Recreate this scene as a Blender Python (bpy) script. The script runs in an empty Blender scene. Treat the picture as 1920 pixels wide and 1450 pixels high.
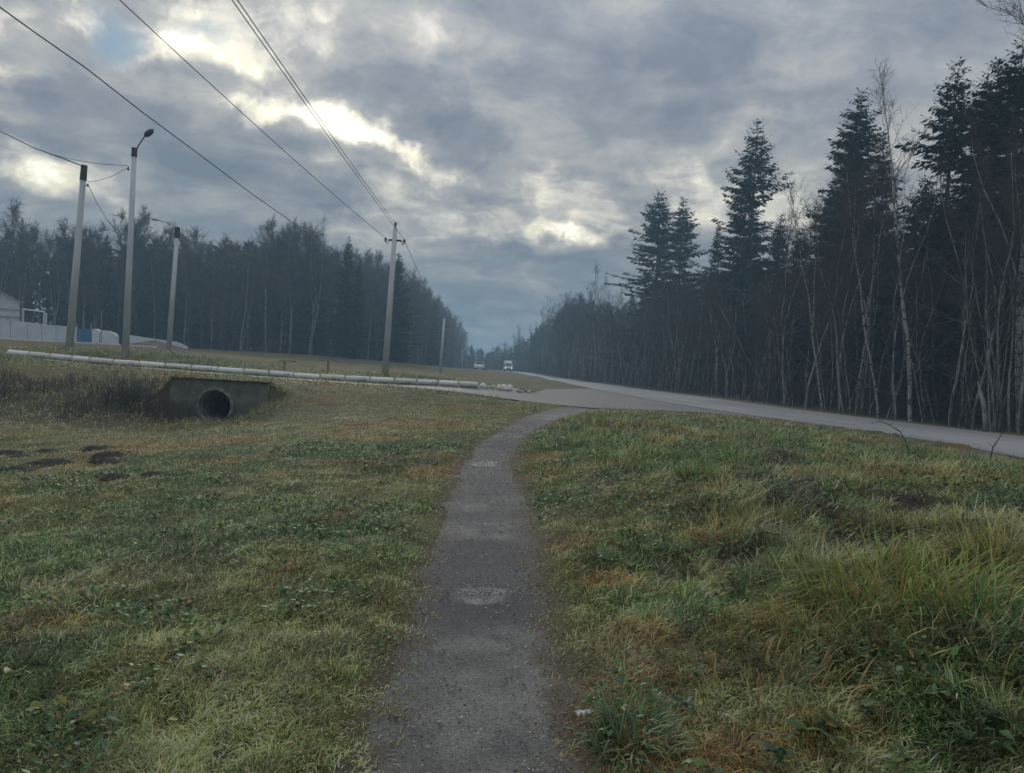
import bpy, math, random
import numpy as np
from mathutils import Vector, Matrix

# ------------------------------------------------------------------ camera, sky, sun, exposure
S = bpy.context.scene
EYE = 1.6
F, ROLL, PITCH, YAW = 1400.0, math.radians(3.3), math.radians(1.43), math.radians(1.2)
fw = np.array([math.sin(YAW) * math.cos(PITCH), math.cos(YAW) * math.cos(PITCH), -math.sin(PITCH)])
_R = np.array([math.cos(YAW), -math.sin(YAW), 0.0])
_U = np.cross(_R, fw)
up = math.cos(ROLL) * _U - math.sin(ROLL) * _R
rt = math.cos(ROLL) * _R + math.sin(ROLL) * _U
cam_data = bpy.data.cameras.new("camera")
cam = bpy.data.objects.new("camera", cam_data)
S.collection.objects.link(cam)
m = Matrix.Identity(4)
for i in range(3):
    m[i][0], m[i][1], m[i][2] = rt[i], up[i], -fw[i]
m[2][3] = EYE
cam.matrix_world = m
cam_data.sensor_fit = 'HORIZONTAL'
cam_data.sensor_width = 36.0
cam_data.lens = 36.0 * F / 1920.0
cam_data.clip_start = 0.05
cam_data.clip_end = 6000.0
S.camera = cam

S.view_settings.view_transform = 'Standard'
S.view_settings.look = 'None'
S.view_settings.gamma = 1.0
S.view_settings.use_curve_mapping = False
S.view_settings.exposure = 0.48
S.render.engine = 'CYCLES'
try:
    S.cycles.use_denoising = True
    S.cycles.denoiser = 'OPENIMAGEDENOISE'
    S.cycles.max_bounces = 4
    S.cycles.diffuse_bounces = 2
    S.cycles.glossy_bounces = 2
    S.cycles.transparent_max_bounces = 6
    S.cycles.volume_bounces = 0
    S.cycles.sample_clamp_indirect = 3.0
except Exception:
    pass

SUN_AZ, SUN_EL = math.radians(-13.0), math.radians(19.0)      # azimuth from +Y, towards +X
HAZE_DENSITY = 0.0018
WS = 0.1                                                       # background strength


def ray(px, py):
    d = fw + (px - 960) / F * rt - (py - 725) / F * up
    return d / d[1]


def D(px, py, Y):
    d = ray(px, py)
    return (d[0] * Y, Y, EYE + d[2] * Y)


def G(px, py, z):
    d = ray(px, py)
    t = (z - EYE) / d[2]
    return (d[0] * t, t)


def build_world():
    w = bpy.data.worlds.new("World")
    S.world = w
    w.use_nodes = True
    nt = w.node_tree
    N, L = nt.nodes, nt.links
    N.clear()
    out = N.new('ShaderNodeOutputWorld')
    bg = N.new('ShaderNodeBackground')
    bg.inputs['Strength'].default_value = WS
    L.new(bg.outputs[0], out.inputs[0])
    sky = N.new('ShaderNodeTexSky')
    sky.sky_type = 'NISHITA'
    sky.sun_disc = False
    sky.sun_elevation = SUN_EL
    sky.sun_rotation = SUN_AZ
    tc = N.new('ShaderNodeTexCoord')
    nrm = N.new('ShaderNodeVectorMath'); nrm.operation = 'NORMALIZE'
    L.new(tc.outputs['Generated'], nrm.inputs[0])

    def val(op, a, b=None, clamp=False):
        n = N.new('ShaderNodeMath'); n.operation = op; n.use_clamp = clamp
        for i, v in enumerate((a, b)):
            if v is None:
                continue
            if isinstance(v, (int, float)):
                n.inputs[i].default_value = v
            else:
                L.new(v, n.inputs[i])
        return n.outputs[0]

    def noise(vec, scale, detail, rough, dist=0.0, color=False):
        n = N.new('ShaderNodeTexNoise')
        n.inputs['Scale'].default_value = scale
        n.inputs['Detail'].default_value = detail
        n.inputs['Roughness'].default_value = rough
        n.inputs['Distortion'].default_value = dist
        L.new(vec, n.inputs['Vector'])
        return n.outputs['Color' if color else 'Fac']

    sep = N.new('ShaderNodeSeparateXYZ'); L.new(nrm.outputs[0], sep.inputs[0])
    zc = val('MAXIMUM', sep.outputs[2], 0.0)
    den = val('ADD', zc, 0.16)
    px = val('DIVIDE', sep.outputs[0], den)
    py = val('DIVIDE', sep.outputs[1], den)
    comb = N.new('ShaderNodeCombineXYZ')
    L.new(px, comb.inputs[0]); L.new(py, comb.inputs[1])
    plane = comb.outputs[0]

    # warped direction: keeps every gap and bank of cloud ragged
    def warp(vec, scale, amp, detail=4):
        c = noise(vec, scale, detail, 0.6, color=True)
        s = N.new('ShaderNodeVectorMath'); s.operation = 'SUBTRACT'
        L.new(c, s.inputs[0]); s.inputs[1].default_value = (0.5, 0.5, 0.5)
        k = N.new('ShaderNodeVectorMath'); k.operation = 'SCALE'
        L.new(s.outputs[0], k.inputs[0]); k.inputs['Scale'].default_value = amp
        a = N.new('ShaderNodeVectorMath'); a.operation = 'ADD'
        L.new(nrm.outputs[0], a.inputs[0]); L.new(k.outputs[0], a.inputs[1])
        return a.outputs[0]
    dirw = warp(nrm.outputs[0], 9.0, 0.13, 7)

    def blob(x, y, rx, ry, rot=0.0):
        d = fw + (x - 960) / F * rt - (y - 725) / F * up
        ln = np.linalg.norm(d)
        d = d / ln
        fr = Vector(d)
        r0 = Vector(rt) - fr * fr.dot(Vector(rt)); r0.normalize()
        u0 = r0.cross(fr); u0.normalize()
        c, s = math.cos(math.radians(rot)), math.sin(math.radians(rot))
        r1 = r0 * c - u0 * s           # rot > 0 tilts down to the right
        u1 = r1.cross(fr)
        mat = Matrix(((r1.x, fr.x, u1.x), (r1.y, fr.y, u1.y), (r1.z, fr.z, u1.z)))
        mp = N.new('ShaderNodeMapping'); mp.vector_type = 'TEXTURE'
        mp.inputs['Location'].default_value = d
        mp.inputs['Rotation'].default_value = mat.to_euler()
        mp.inputs['Scale'].default_value = (rx / F / ln, 0.6, ry / F / ln)
        L.new(dirw, mp.inputs['Vector'])
        le = N.new('ShaderNodeVectorMath'); le.operation = 'LENGTH'
        L.new(mp.outputs[0], le.inputs[0])
        mr = N.new('ShaderNodeMapRange'); mr.interpolation_type = 'SMOOTHERSTEP'
        mr.inputs['From Min'].default_value = 1.25
        mr.inputs['From Max'].default_value = 0.0
        L.new(le.outputs['Value'], mr.inputs['Value'])
        return mr.outputs[0]

    def total(lst):
        t = None
        for (x, y, rx, ry, rot, a) in lst:
            v = val('MULTIPLY', blob(x, y, rx, ry, rot), a)
            t = v if t is None else val('ADD', t, v)
        return t

    bright = total([
        (628, 222, 92, 44, 8, 1.35), (500, 208, 110, 30, -6, 0.72), (765, 283, 120, 26, 16, 0.62), (690, 250, 90, 24, 20, .4),
        (640, 240, 360, 140, 12, 0.34), (900, 400, 520, 110, 6, .12), (260, 70, 420, 130, 5, .13), (1350, 330, 300, 100, 0, .12), (1000, 400, 300, 60, 5, .18), (640, 410, 140, 30, 5, .2), (1180, 400, 120, 40, 0, .2), (560, 20, 120, 50, 0, .3), (150, 330, 160, 50, 10, .22), (1085, 441, 140, 20, 8, 0.48), (1090, 440, 260, 70, 0, 0.12),
        (1395, 240, 80, 62, 0, 0.28), (1310, 400, 90, 85, -30, 0.42), (1480, 395, 90, 60, 0, 0.34),
        (1190, 350, 260, 60, 5, 0.20), (60, 20, 170, 70, 0, 0.45), (300, 70, 210, 44, 6, 0.60), (430, 120, 160, 30, 10, 0.35), (20, 150, 110, 40, 0, 0.3),
        (230, 104, 110, 24, 5, 0.42), (480, 50, 150, 90, 10, 0.34), (330, 10, 120, 30, 0, 0.25),
        (70, 305, 160, 60, 22, 0.46), (10, 215, 80, 60, 0, 0.30), (800, 105, 85, 36, 0, 0.12),
        (870, 90, 130, 80, 0, 0.16), (700, 392, 100, 34, 0, 0.20), (880, 440, 110, 34, 0, 0.16),
        (40, 385, 80, 30, 0, 0.28), (1040, 360, 120, 40, 0, 0.24), (1470, 110, 90, 60, 0, 0.18),
        (890, 630, 340, 70, 2, 0.30), (920, 585, 200, 16, 1, 0.22), (860, 560, 160, 12, 1, .18), (600, 95, 140, 40, 10, 0.25)])
    dark = total([
        (230, 255, 330, 95, 8, 0.55), (520, 335, 330, 90, 14, 0.60), (1010, 300, 300, 90, 0, 0.32),
        (1200, 130, 460, 150, 0, 0.30), (800, 210, 200, 70, 10, 0.35), (1030, 480, 230, 42, 0, 0.50),
        (820, 340, 180, 40, 10, 0.25), (680, 25, 160, 60, 0, 0.25), (1700, 90, 320, 160, 0, 0.24),
        (380, 480, 420, 70, 3, 0.20), (640, 430, 200, 26, 3, 0.2), (930, 560, 260, 26, 3, 0.22)])
    blue = total([(195, 60, 75, 62, 0, 1.0), (385, 55, 110, 26, 8, 0.5), (930, 210, 80, 40, 0, 0.0)])

    n1 = noise(plane, 1.3, 6, 0.58, 0.5)
    n2 = noise(plane, 3.8, 6, 0.6, 0.5)
    n3 = noise(dirw, 9.0, 6, 0.62, 0.2)
    t = val('ADD', val('MULTIPLY', n1, 1.25), val('MULTIPLY', n2, 1.0))
    t = val('ADD', t, val('MULTIPLY', n3, 0.62))
    t = val('SUBTRACT', t, 1.14)
    t = val('SUBTRACT', t, val('MULTIPLY', dark, 0.30))
    mod = val('ADD', val('MULTIPLY', n3, 2.2), val('MULTIPLY', n2, 0.8))
    mod = val('SUBTRACT', mod, 0.50)
    mod = val('MULTIPLY', mod, 0.88)
    t = val('ADD', t, val('MULTIPLY', val('MULTIPLY', bright, 0.85), mod))
    ramp = N.new('ShaderNodeValToRGB')
    cr = ramp.color_ramp
    stops = [(0.0, (0.104, 0.118, 0.145)), (0.20, (0.156, 0.166, 0.186)), (0.42, (0.260, 0.256, 0.248)),
             (0.60, (0.44, 0.42, 0.37)), (0.82, (0.70, 0.645, 0.49)), (1.0, (1.0, 0.95, 0.80))]
    while len(cr.elements) < len(stops):
        cr.elements.new(0.5)
    for e, (p, c) in zip(cr.elements, stops):
        e.position = p; e.color = (*c, 1)
    L.new(val('MULTIPLY', t, 0.84), ramp.inputs[0])
    # an overcast sky is about twice as bright overhead as low down
    lift = val('ADD', val('MULTIPLY', val('POWER', zc, 1.3), SKY_LIFT), 0.92)
    sc = N.new('ShaderNodeVectorMath'); sc.operation = 'SCALE'
    L.new(ramp.outputs[0], sc.inputs[0])
    L.new(val('MULTIPLY', lift, 1.0 / WS), sc.inputs['Scale'])
    mix = N.new('ShaderNodeMix'); mix.data_type = 'RGBA'
    L.new(val('MULTIPLY', blue, 0.8, clamp=True), mix.inputs[0])
    tint = N.new('ShaderNodeVectorMath'); tint.operation = 'MULTIPLY'
    L.new(sky.outputs[0], tint.inputs[0]); tint.inputs[1].default_value = (0.16, 0.25, 0.36)   # tint put in to dim and blue the over-bright sky in the gap
    L.new(sc.outputs[0], mix.inputs[6]); L.new(tint.outputs[0], mix.inputs[7])
    L.new(mix.outputs[2], bg.inputs['Color'])


SKY_LIFT = 2.3
build_world()
sun = bpy.data.lights.new("sun", 'SUN')
sun.energy = 1.1
sun.angle = math.radians(14)
sun.color = (1.0, 0.93, 0.82)
so = bpy.data.objects.new("sun", sun)
S.collection.objects.link(so)
sd = Vector((math.sin(SUN_AZ) * math.cos(SUN_EL), math.cos(SUN_AZ) * math.cos(SUN_EL), math.sin(SUN_EL)))
so.rotation_euler = sd.to_track_quat('Z', 'Y').to_euler()
so.location = (0, 0, 80)

# ------------------------------------------------------------------ helpers
rng = np.random.default_rng(7)
random.seed(7)
C = S.collection


def link(o, parent=None):
    C.objects.link(o)
    if parent is not None:
        o.parent = parent
    return o


def tag(o, label=None, cat=None, group=None, kind=None):
    if label: o['label'] = label
    if cat: o['category'] = cat
    if group: o['group'] = group
    if kind: o['kind'] = kind
    return o


def empty(name, loc=(0, 0, 0), rz=0.0, parent=None):
    o = bpy.data.objects.new(name, None)
    o.location = loc
    o.rotation_euler = (0, 0, rz)
    o.empty_display_size = 0.3
    return link(o, parent)


def np_mesh(name, verts, tris=None, quads=None, mat=None, smooth=False):
    me = bpy.data.meshes.new(name)
    verts = np.asarray(verts, dtype=np.float32)
    nt = 0 if tris is None else len(tris)
    nq = 0 if quads is None else len(quads)
    me.vertices.add(len(verts))
    me.vertices.foreach_set('co', verts.ravel())
    idx = []
    if nt: idx.append(np.asarray(tris, dtype=np.int32).ravel())
    if nq: idx.append(np.asarray(quads, dtype=np.int32).ravel())
    idx = np.concatenate(idx)
    me.loops.add(len(idx))
    me.loops.foreach_set('vertex_index', idx)
    me.polygons.add(nt + nq)
    starts = np.concatenate([np.arange(nt) * 3, nt * 3 + np.arange(nq) * 4]).astype(np.int32)
    me.polygons.foreach_set('loop_start', starts)
    if smooth:
        me.polygons.foreach_set('use_smooth', np.ones(nt + nq, dtype=bool))
    me.update(calc_edges=True)
    if mat: me.materials.append(mat)
    return me


def set_col(me, cols, name='col'):
    a = me.attributes.new(name, 'FLOAT_COLOR', 'POINT')
    c = np.ones((len(me.vertices), 4), dtype=np.float32)
    c[:, :3] = cols
    a.data.foreach_set('color', c.ravel())


class MB:
    """collects simple solids, then becomes one mesh object"""
    def __init__(s):
        s.v, s.f = [], []

    def add(s, v, f):
        n = len(s.v)
        s.v += [tuple(p) for p in v]
        s.f += [tuple(i + n for i in q) for q in f]

    def box(s, c, d, rz=0.0, taper=1.0, jit=0.0):
        x, y, z = d[0] / 2, d[1] / 2, d[2] / 2
        P = [(-x, -y, -z), (x, -y, -z), (x, y, -z), (-x, y, -z), (-x * taper, -y * taper, z), (x * taper, -y * taper, z), (x * taper, y * taper, z), (-x * taper, y * taper, z)]
        cs, sn = math.cos(rz), math.sin(rz)
        V = []
        for p in P:
            q = [p[i] + random.uniform(-jit, jit) for i in range(3)]
            V.append((c[0] + q[0] * cs - q[1] * sn, c[1] + q[0] * sn + q[1] * cs, c[2] + q[2]))
        s.add(V, [(0, 3, 2, 1), (4, 5, 6, 7), (0, 1, 5, 4), (1, 2, 6, 5), (2, 3, 7, 6), (3, 0, 4, 7)])

    def tube(s, pts, rads, n=8, caps=True):
        pts = [Vector(p) for p in pts]
        if isinstance(rads, (int, float)): rads = [rads] * len(pts)
        V, Fc = [], []
        a = None
        for i, p in enumerate(pts):
            d = (pts[min(i + 1, len(pts) - 1)] - pts[max(i - 1, 0)]).normalized()
            if a is None:
                a = d.orthogonal().normalized()
            a = (a - d * a.dot(d)).normalized()
            b = d.cross(a)
            for k in range(n):
                t = 2 * math.pi * k / n
                V.append(p + (a * math.cos(t) + b * math.sin(t)) * rads[i])
        for i in range(len(pts) - 1):
            for k in range(n):
                k2 = (k + 1) % n
                Fc.append((i * n + k, i * n + k2, (i + 1) * n + k2, (i + 1) * n + k))
        if caps:
            Fc.append(tuple(range(n - 1, -1, -1)))
            Fc.append(tuple((len(pts) - 1) * n + k for k in range(n)))
        s.add(V, Fc)

    def mesh(s, name, mat, smooth=False, bevel=0.0):
        me = bpy.data.meshes.new(name)
        me.from_pydata(s.v, [], s.f)
        if smooth:
            for p in me.polygons: p.use_smooth = len(p.vertices) <= 4
        me.materials.append(mat)
        me.update()
        return me

    def build(s, name, mat, parent=None, smooth=False, bevel=0.0):
        o = bpy.data.objects.new(name, s.mesh(name, mat, smooth))
        if bevel:
            b = o.modifiers.new('bevel', 'BEVEL'); b.width = bevel; b.segments = 2; b.limit_method = 'ANGLE'
        return link(o, parent)


# numpy value noise
_T = np.random.default_rng(3).random((256, 256))


def vnoise(x, y):
    xi, yi = np.floor(x).astype(int), np.floor(y).astype(int)
    fx, fy = x - xi, y - yi
    fx = fx * fx * (3 - 2 * fx); fy = fy * fy * (3 - 2 * fy)
    a = _T[xi & 255, yi & 255]; b = _T[(xi + 1) & 255, yi & 255]
    c = _T[xi & 255, (yi + 1) & 255]; d = _T[(xi + 1) & 255, (yi + 1) & 255]
    return (a * (1 - fx) + b * fx) * (1 - fy) + (c * (1 - fx) + d * fx) * fy


def fbm(x, y, s, o=4, seed=0.0):
    t, a, n = 0.0, 1.0, 0.0
    x = np.asarray(x, float) / s + 17.3 * seed; y = np.asarray(y, float) / s + 9.1 * seed
    for _ in range(o):
        t = t + a * vnoise(x, y); n += a
        x, y = x * 2.03 + 5.2, y * 2.03 + 1.7
        a *= 0.5
    return t / n


def sstep(a, b, x):
    t = np.clip((x - a) / (b - a), 0, 1)
    return t * t * (3 - 2 * t)


# ------------------------------------------------------------------ materials
def mat(name, rough=0.9, spec=0.3):
    m_ = bpy.data.materials.new(name)
    m_.use_nodes = True
    b = m_.node_tree.nodes['Principled BSDF']
    b.inputs['Roughness'].default_value = rough
    b.inputs['Specular IOR Level'].default_value = spec
    return m_, m_.node_tree, b


def noisy(name, c1, c2, scale=4.0, rough=0.9, spec=0.3, detail=5, stretch=None, bump=0.0, lo=0.35, hi=0.65, metallic=0.0, coord='Object'):
    m_, nt, b = mat(name, rough, spec)
    N, L = nt.nodes, nt.links
    tc = N.new('ShaderNodeTexCoord')
    src = tc.outputs[coord]
    if stretch:
        mp = N.new('ShaderNodeMapping'); mp.inputs['Scale'].default_value = stretch
        L.new(src, mp.inputs[0]); src = mp.outputs[0]
    n = N.new('ShaderNodeTexNoise'); n.inputs['Scale'].default_value = scale; n.inputs['Detail'].default_value = detail
    n.inputs['Roughness'].default_value = 0.6
    L.new(src, n.inputs['Vector'])
    r = N.new('ShaderNodeValToRGB')
    r.color_ramp.elements[0].position = lo; r.color_ramp.elements[0].color = (*c1, 1)
    r.color_ramp.elements[1].position = hi; r.color_ramp.elements[1].color = (*c2, 1)
    L.new(n.outputs['Fac'], r.inputs[0]); L.new(r.outputs[0], b.inputs['Base Color'])
    b.inputs['Metallic'].default_value = metallic
    if bump:
        bp = N.new('ShaderNodeBump'); bp.inputs['Strength'].default_value = bump; bp.inputs['Distance'].default_value = 0.03
        L.new(n.outputs['Fac'], bp.inputs['Height']); L.new(bp.outputs[0], b.inputs['Normal'])
    return m_


def attr_mat(name, rough=0.8, spec=0.25, grain=0.0, gscale=60.0, bump=0.0, trans=0.0):
    m_, nt, b = mat(name, rough, spec)
    N, L = nt.nodes, nt.links
    a = N.new('ShaderNodeAttribute'); a.attribute_name = 'col'
    src = a.outputs['Color']
    if grain:
        tc = N.new('ShaderNodeTexCoord')
        n = N.new('ShaderNodeTexNoise'); n.inputs['Scale'].default_value = gscale; n.inputs['Detail'].default_value = 6
        n.inputs['Roughness'].default_value = 0.7
        L.new(tc.outputs['Object'], n.inputs['Vector'])
        mr = N.new('ShaderNodeMapRange')
        mr.inputs['From Min'].default_value = 0.3; mr.inputs['From Max'].default_value = 0.7
        mr.inputs['To Min'].default_value = 1 - grain; mr.inputs['To Max'].default_value = 1 + grain
        L.new(n.outputs['Fac'], mr.inputs['Value'])
        sc = N.new('ShaderNodeVectorMath'); sc.operation = 'SCALE'
        L.new(src, sc.inputs[0]); L.new(mr.outputs[0], sc.inputs['Scale'])
        src = sc.outputs[0]
        if bump:
            bp = N.new('ShaderNodeBump'); bp.inputs['Strength'].default_value = bump; bp.inputs['Distance'].default_value = 0.02
            L.new(n.outputs['Fac'], bp.inputs['Height']); L.new(bp.outputs[0], b.inputs['Normal'])
    L.new(src, b.inputs['Base Color'])
    if trans:
        tr = N.new('ShaderNodeBsdfTranslucent'); L.new(src, tr.inputs['Color'])
        mx = N.new('ShaderNodeMixShader'); mx.inputs[0].default_value = trans
        out = [q for q in N if q.type == 'OUTPUT_MATERIAL'][0]
        L.new(b.outputs[0], mx.inputs[1]); L.new(tr.outputs[0], mx.inputs[2]); L.new(mx.outputs[0], out.inputs[0])
    return m_


M = {}
M['ground'] = attr_mat('turf soil', 0.95, 0.15, 0.45, 38.0, 0.6)
M['grass'] = attr_mat('grass blades', 0.6, 0.3, trans=0.3)
M['leafy'] = attr_mat('weed leaves', 0.55, 0.3, trans=0.2)
M['concrete'] = noisy('weathered concrete', (0.17, 0.17, 0.16), (0.30, 0.30, 0.28), 3.0, 0.9, 0.2, bump=0.3)
M['pole'] = noisy('pole concrete', (0.42, 0.45, 0.47), (0.60, 0.63, 0.65), 1.4, 0.85, 0.2, stretch=(1, 1, 0.35), bump=0.2)
M['culvert'] = noisy('damp culvert concrete', (0.075, 0.078, 0.066), (0.18, 0.18, 0.155), 2.2, 0.85, 0.3, bump=0.4)
M['ring'] = noisy('culvert pipe concrete', (0.06, 0.062, 0.06), (0.24, 0.24, 0.23), 5.0, 0.85, 0.3, bump=0.3)
M['white'] = noisy('chipped whitewash', (0.34, 0.34, 0.33), (0.74, 0.74, 0.72), 3.5, 0.8, 0.3, lo=0.30, hi=0.46, bump=0.25)
M['break'] = noisy('broken concrete', (0.16, 0.15, 0.14), (0.6, 0.6, 0.58), 4.0, 0.9, 0.2, lo=0.40, hi=0.52, bump=0.4)
M['panel'] = noisy('white fence sheet', (0.52, 0.57, 0.64), (0.66, 0.71, 0.77), 0.8, 0.55, 0.4)
M['wallw'] = noisy('pale wall cladding', (0.60, 0.63, 0.66), (0.74, 0.77, 0.80), 0.6, 0.7, 0.3)
M['roofm'] = noisy('pale roof sheet', (0.40, 0.43, 0.46), (0.50, 0.53, 0.56), 0.7, 0.5, 0.4)
M['blue'] = noisy('blue painted steel', (0.02, 0.13, 0.26), (0.04, 0.19, 0.36), 1.5, 0.5, 0.4)
M['dark'] = noisy('dark steel', (0.02, 0.022, 0.025), (0.05, 0.052, 0.055), 6.0, 0.5, 0.4)
M['wire'] = noisy('black cable', (0.012, 0.012, 0.013), (0.03, 0.03, 0.03), 2.0, 0.7, 0.2)
M['metal'] = noisy('galvanised steel', (0.20, 0.21, 0.22), (0.34, 0.35, 0.36), 6.0, 0.5, 0.5, metallic=0.5)
M['porcelain'] = noisy('brown insulator', (0.05, 0.03, 0.02), (0.12, 0.07, 0.05), 6.0, 0.3, 0.5)
M['wood'] = noisy('grey timber', (0.16, 0.13, 0.10), (0.34, 0.30, 0.25), 3.0, 0.9, 0.2, stretch=(1, 1, 8))
M['bark'] = noisy('grey brown bark', (0.045, 0.038, 0.032), (0.14, 0.125, 0.11), 2.5, 0.95, 0.1, stretch=(1, 1, 0.3))
M['palebark'] = noisy('pale aspen bark', (0.075, 0.07, 0.062), (0.31, 0.30, 0.275), 1.6, 0.9, 0.15, stretch=(1.4, 1.4, 0.8), lo=0.36, hi=0.58)
M['birch'] = noisy('white birch bark', (0.06, 0.055, 0.05), (0.34, 0.33, 0.31), 2.6, 0.8, 0.2, stretch=(0.8, 0.8, 2.2), lo=0.40, hi=0.50)
M['twig'] = noisy('thin twigs', (0.045, 0.038, 0.036), (0.115, 0.098, 0.09), 1.0, 0.95, 0.1)
M['spruce'] = noisy('spruce needles', (0.012, 0.026, 0.022), (0.032, 0.056, 0.044), 0.8, 0.8, 0.15)
M['sprucebark'] = noisy('spruce bark', (0.03, 0.024, 0.02), (0.08, 0.065, 0.055), 3.0, 0.95, 0.1)
M['soil'] = noisy('dark turned soil', (0.022, 0.021, 0.020), (0.07, 0.064, 0.056), 14.0, 1.0, 0.1, bump=0.8)
M['paint'] = noisy('white car paint', (0.76, 0.77, 0.79), (0.82, 0.83, 0.85), 0.6, 0.3, 0.5)
M['glass'] = noisy('dark car glass', (0.02, 0.025, 0.03), (0.04, 0.045, 0.05), 0.5, 0.1, 0.6)
M['rubber'] = noisy('tyre rubber', (0.012, 0.012, 0.012), (0.025, 0.025, 0.025), 5.0, 0.9, 0.1)
M['lampglass'] = noisy('lamp lens', (0.45, 0.47, 0.5), (0.55, 0.57, 0.6), 3.0, 0.2, 0.6)
M['paper'] = noisy('crumpled paper', (0.5, 0.5, 0.47), (0.75, 0.74, 0.7), 12.0, 0.8, 0.2)
M['pebble'] = attr_mat('pebbles', 0.8, 0.3)
M['lit'], _nt, _b = mat('lit headlamp', 0.3, 0.5)
_b.inputs['Base Color'].default_value = (0.8, 0.8, 0.8, 1)
_b.inputs['Emission Color'].default_value = (1, 0.97, 0.88, 1); _b.inputs['Emission Strength'].default_value = 0.7


def road_mat(name, c1, c2, s1, rough, spec, patch=0.25, bump=0.25):
    m_, nt, b = mat(name, rough, spec)
    N, L = nt.nodes, nt.links
    tc = N.new('ShaderNodeTexCoord')
    n1 = N.new('ShaderNodeTexNoise'); n1.inputs['Scale'].default_value = s1; n1.inputs['Detail'].default_value = 6
    n2 = N.new('ShaderNodeTexNoise'); n2.inputs['Scale'].default_value = patch; n2.inputs['Detail'].default_value = 5
    n2.inputs['Roughness'].default_value = 0.65
    mp = N.new('ShaderNodeMapping'); mp.inputs['Scale'].default_value = (2.2, 0.5, 1)
    L.new(tc.outputs['Object'], n1.inputs['Vector']); L.new(tc.outputs['Object'], mp.inputs[0]); L.new(mp.outputs[0], n2.inputs['Vector'])
    r = N.new('ShaderNodeValToRGB')
    r.color_ramp.elements[0].position = 0.33; r.color_ramp.elements[0].color = (*c1, 1)
    r.color_ramp.elements[1].position = 0.68; r.color_ramp.elements[1].color = (*c2, 1)
    a = N.new('ShaderNodeMath'); a.operation = 'MULTIPLY_ADD'; a.inputs[1].default_value = 0.45
    k = N.new('ShaderNodeMath'); k.operation = 'MULTIPLY'; k.inputs[1].default_value = 0.55
    L.new(n2.outputs['Fac'], k.inputs[0]); L.new(n1.outputs['Fac'], a.inputs[0]); L.new(k.outputs[0], a.inputs[2])
    L.new(a.outputs[0], r.inputs[0]); L.new(r.outputs[0], b.inputs['Base Color'])
    mr = N.new('ShaderNodeMapRange'); mr.inputs['To Min'].default_value = rough - 0.12; mr.inputs['To Max'].default_value = min(1, rough + 0.15)
    L.new(n2.outputs['Fac'], mr.inputs[0]); L.new(mr.outputs[0], b.inputs['Roughness'])
    bp = N.new('ShaderNodeBump'); bp.inputs['Strength'].default_value = bump; bp.inputs['Distance'].default_value = 0.01
    L.new(n1.outputs['Fac'], bp.inputs['Height']); L.new(bp.outputs[0], b.inputs['Normal'])
    return m_


M['asphalt'] = attr_mat('worn asphalt', 0.55, 0.5, 0.22, 40.0, 0.3)
M['sideroad'] = road_mat('dusty side road', (0.085, 0.086, 0.084), (0.165, 0.162, 0.155), 30.0, 0.7, 0.4)
M['shoulder'] = road_mat('dark gravel shoulder', (0.055, 0.048, 0.042), (0.12, 0.11, 0.10), 24.0, 0.95, 0.2, patch=1.2)
M['path'] = attr_mat('trodden gravel path', 0.85, 0.25, 0.55, 55.0, 0.9)
M['gravel'] = road_mat('pale gravel', (0.24, 0.235, 0.22), (0.42, 0.41, 0.39), 90.0, 0.9, 0.2, patch=6.0, bump=0.8)

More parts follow.
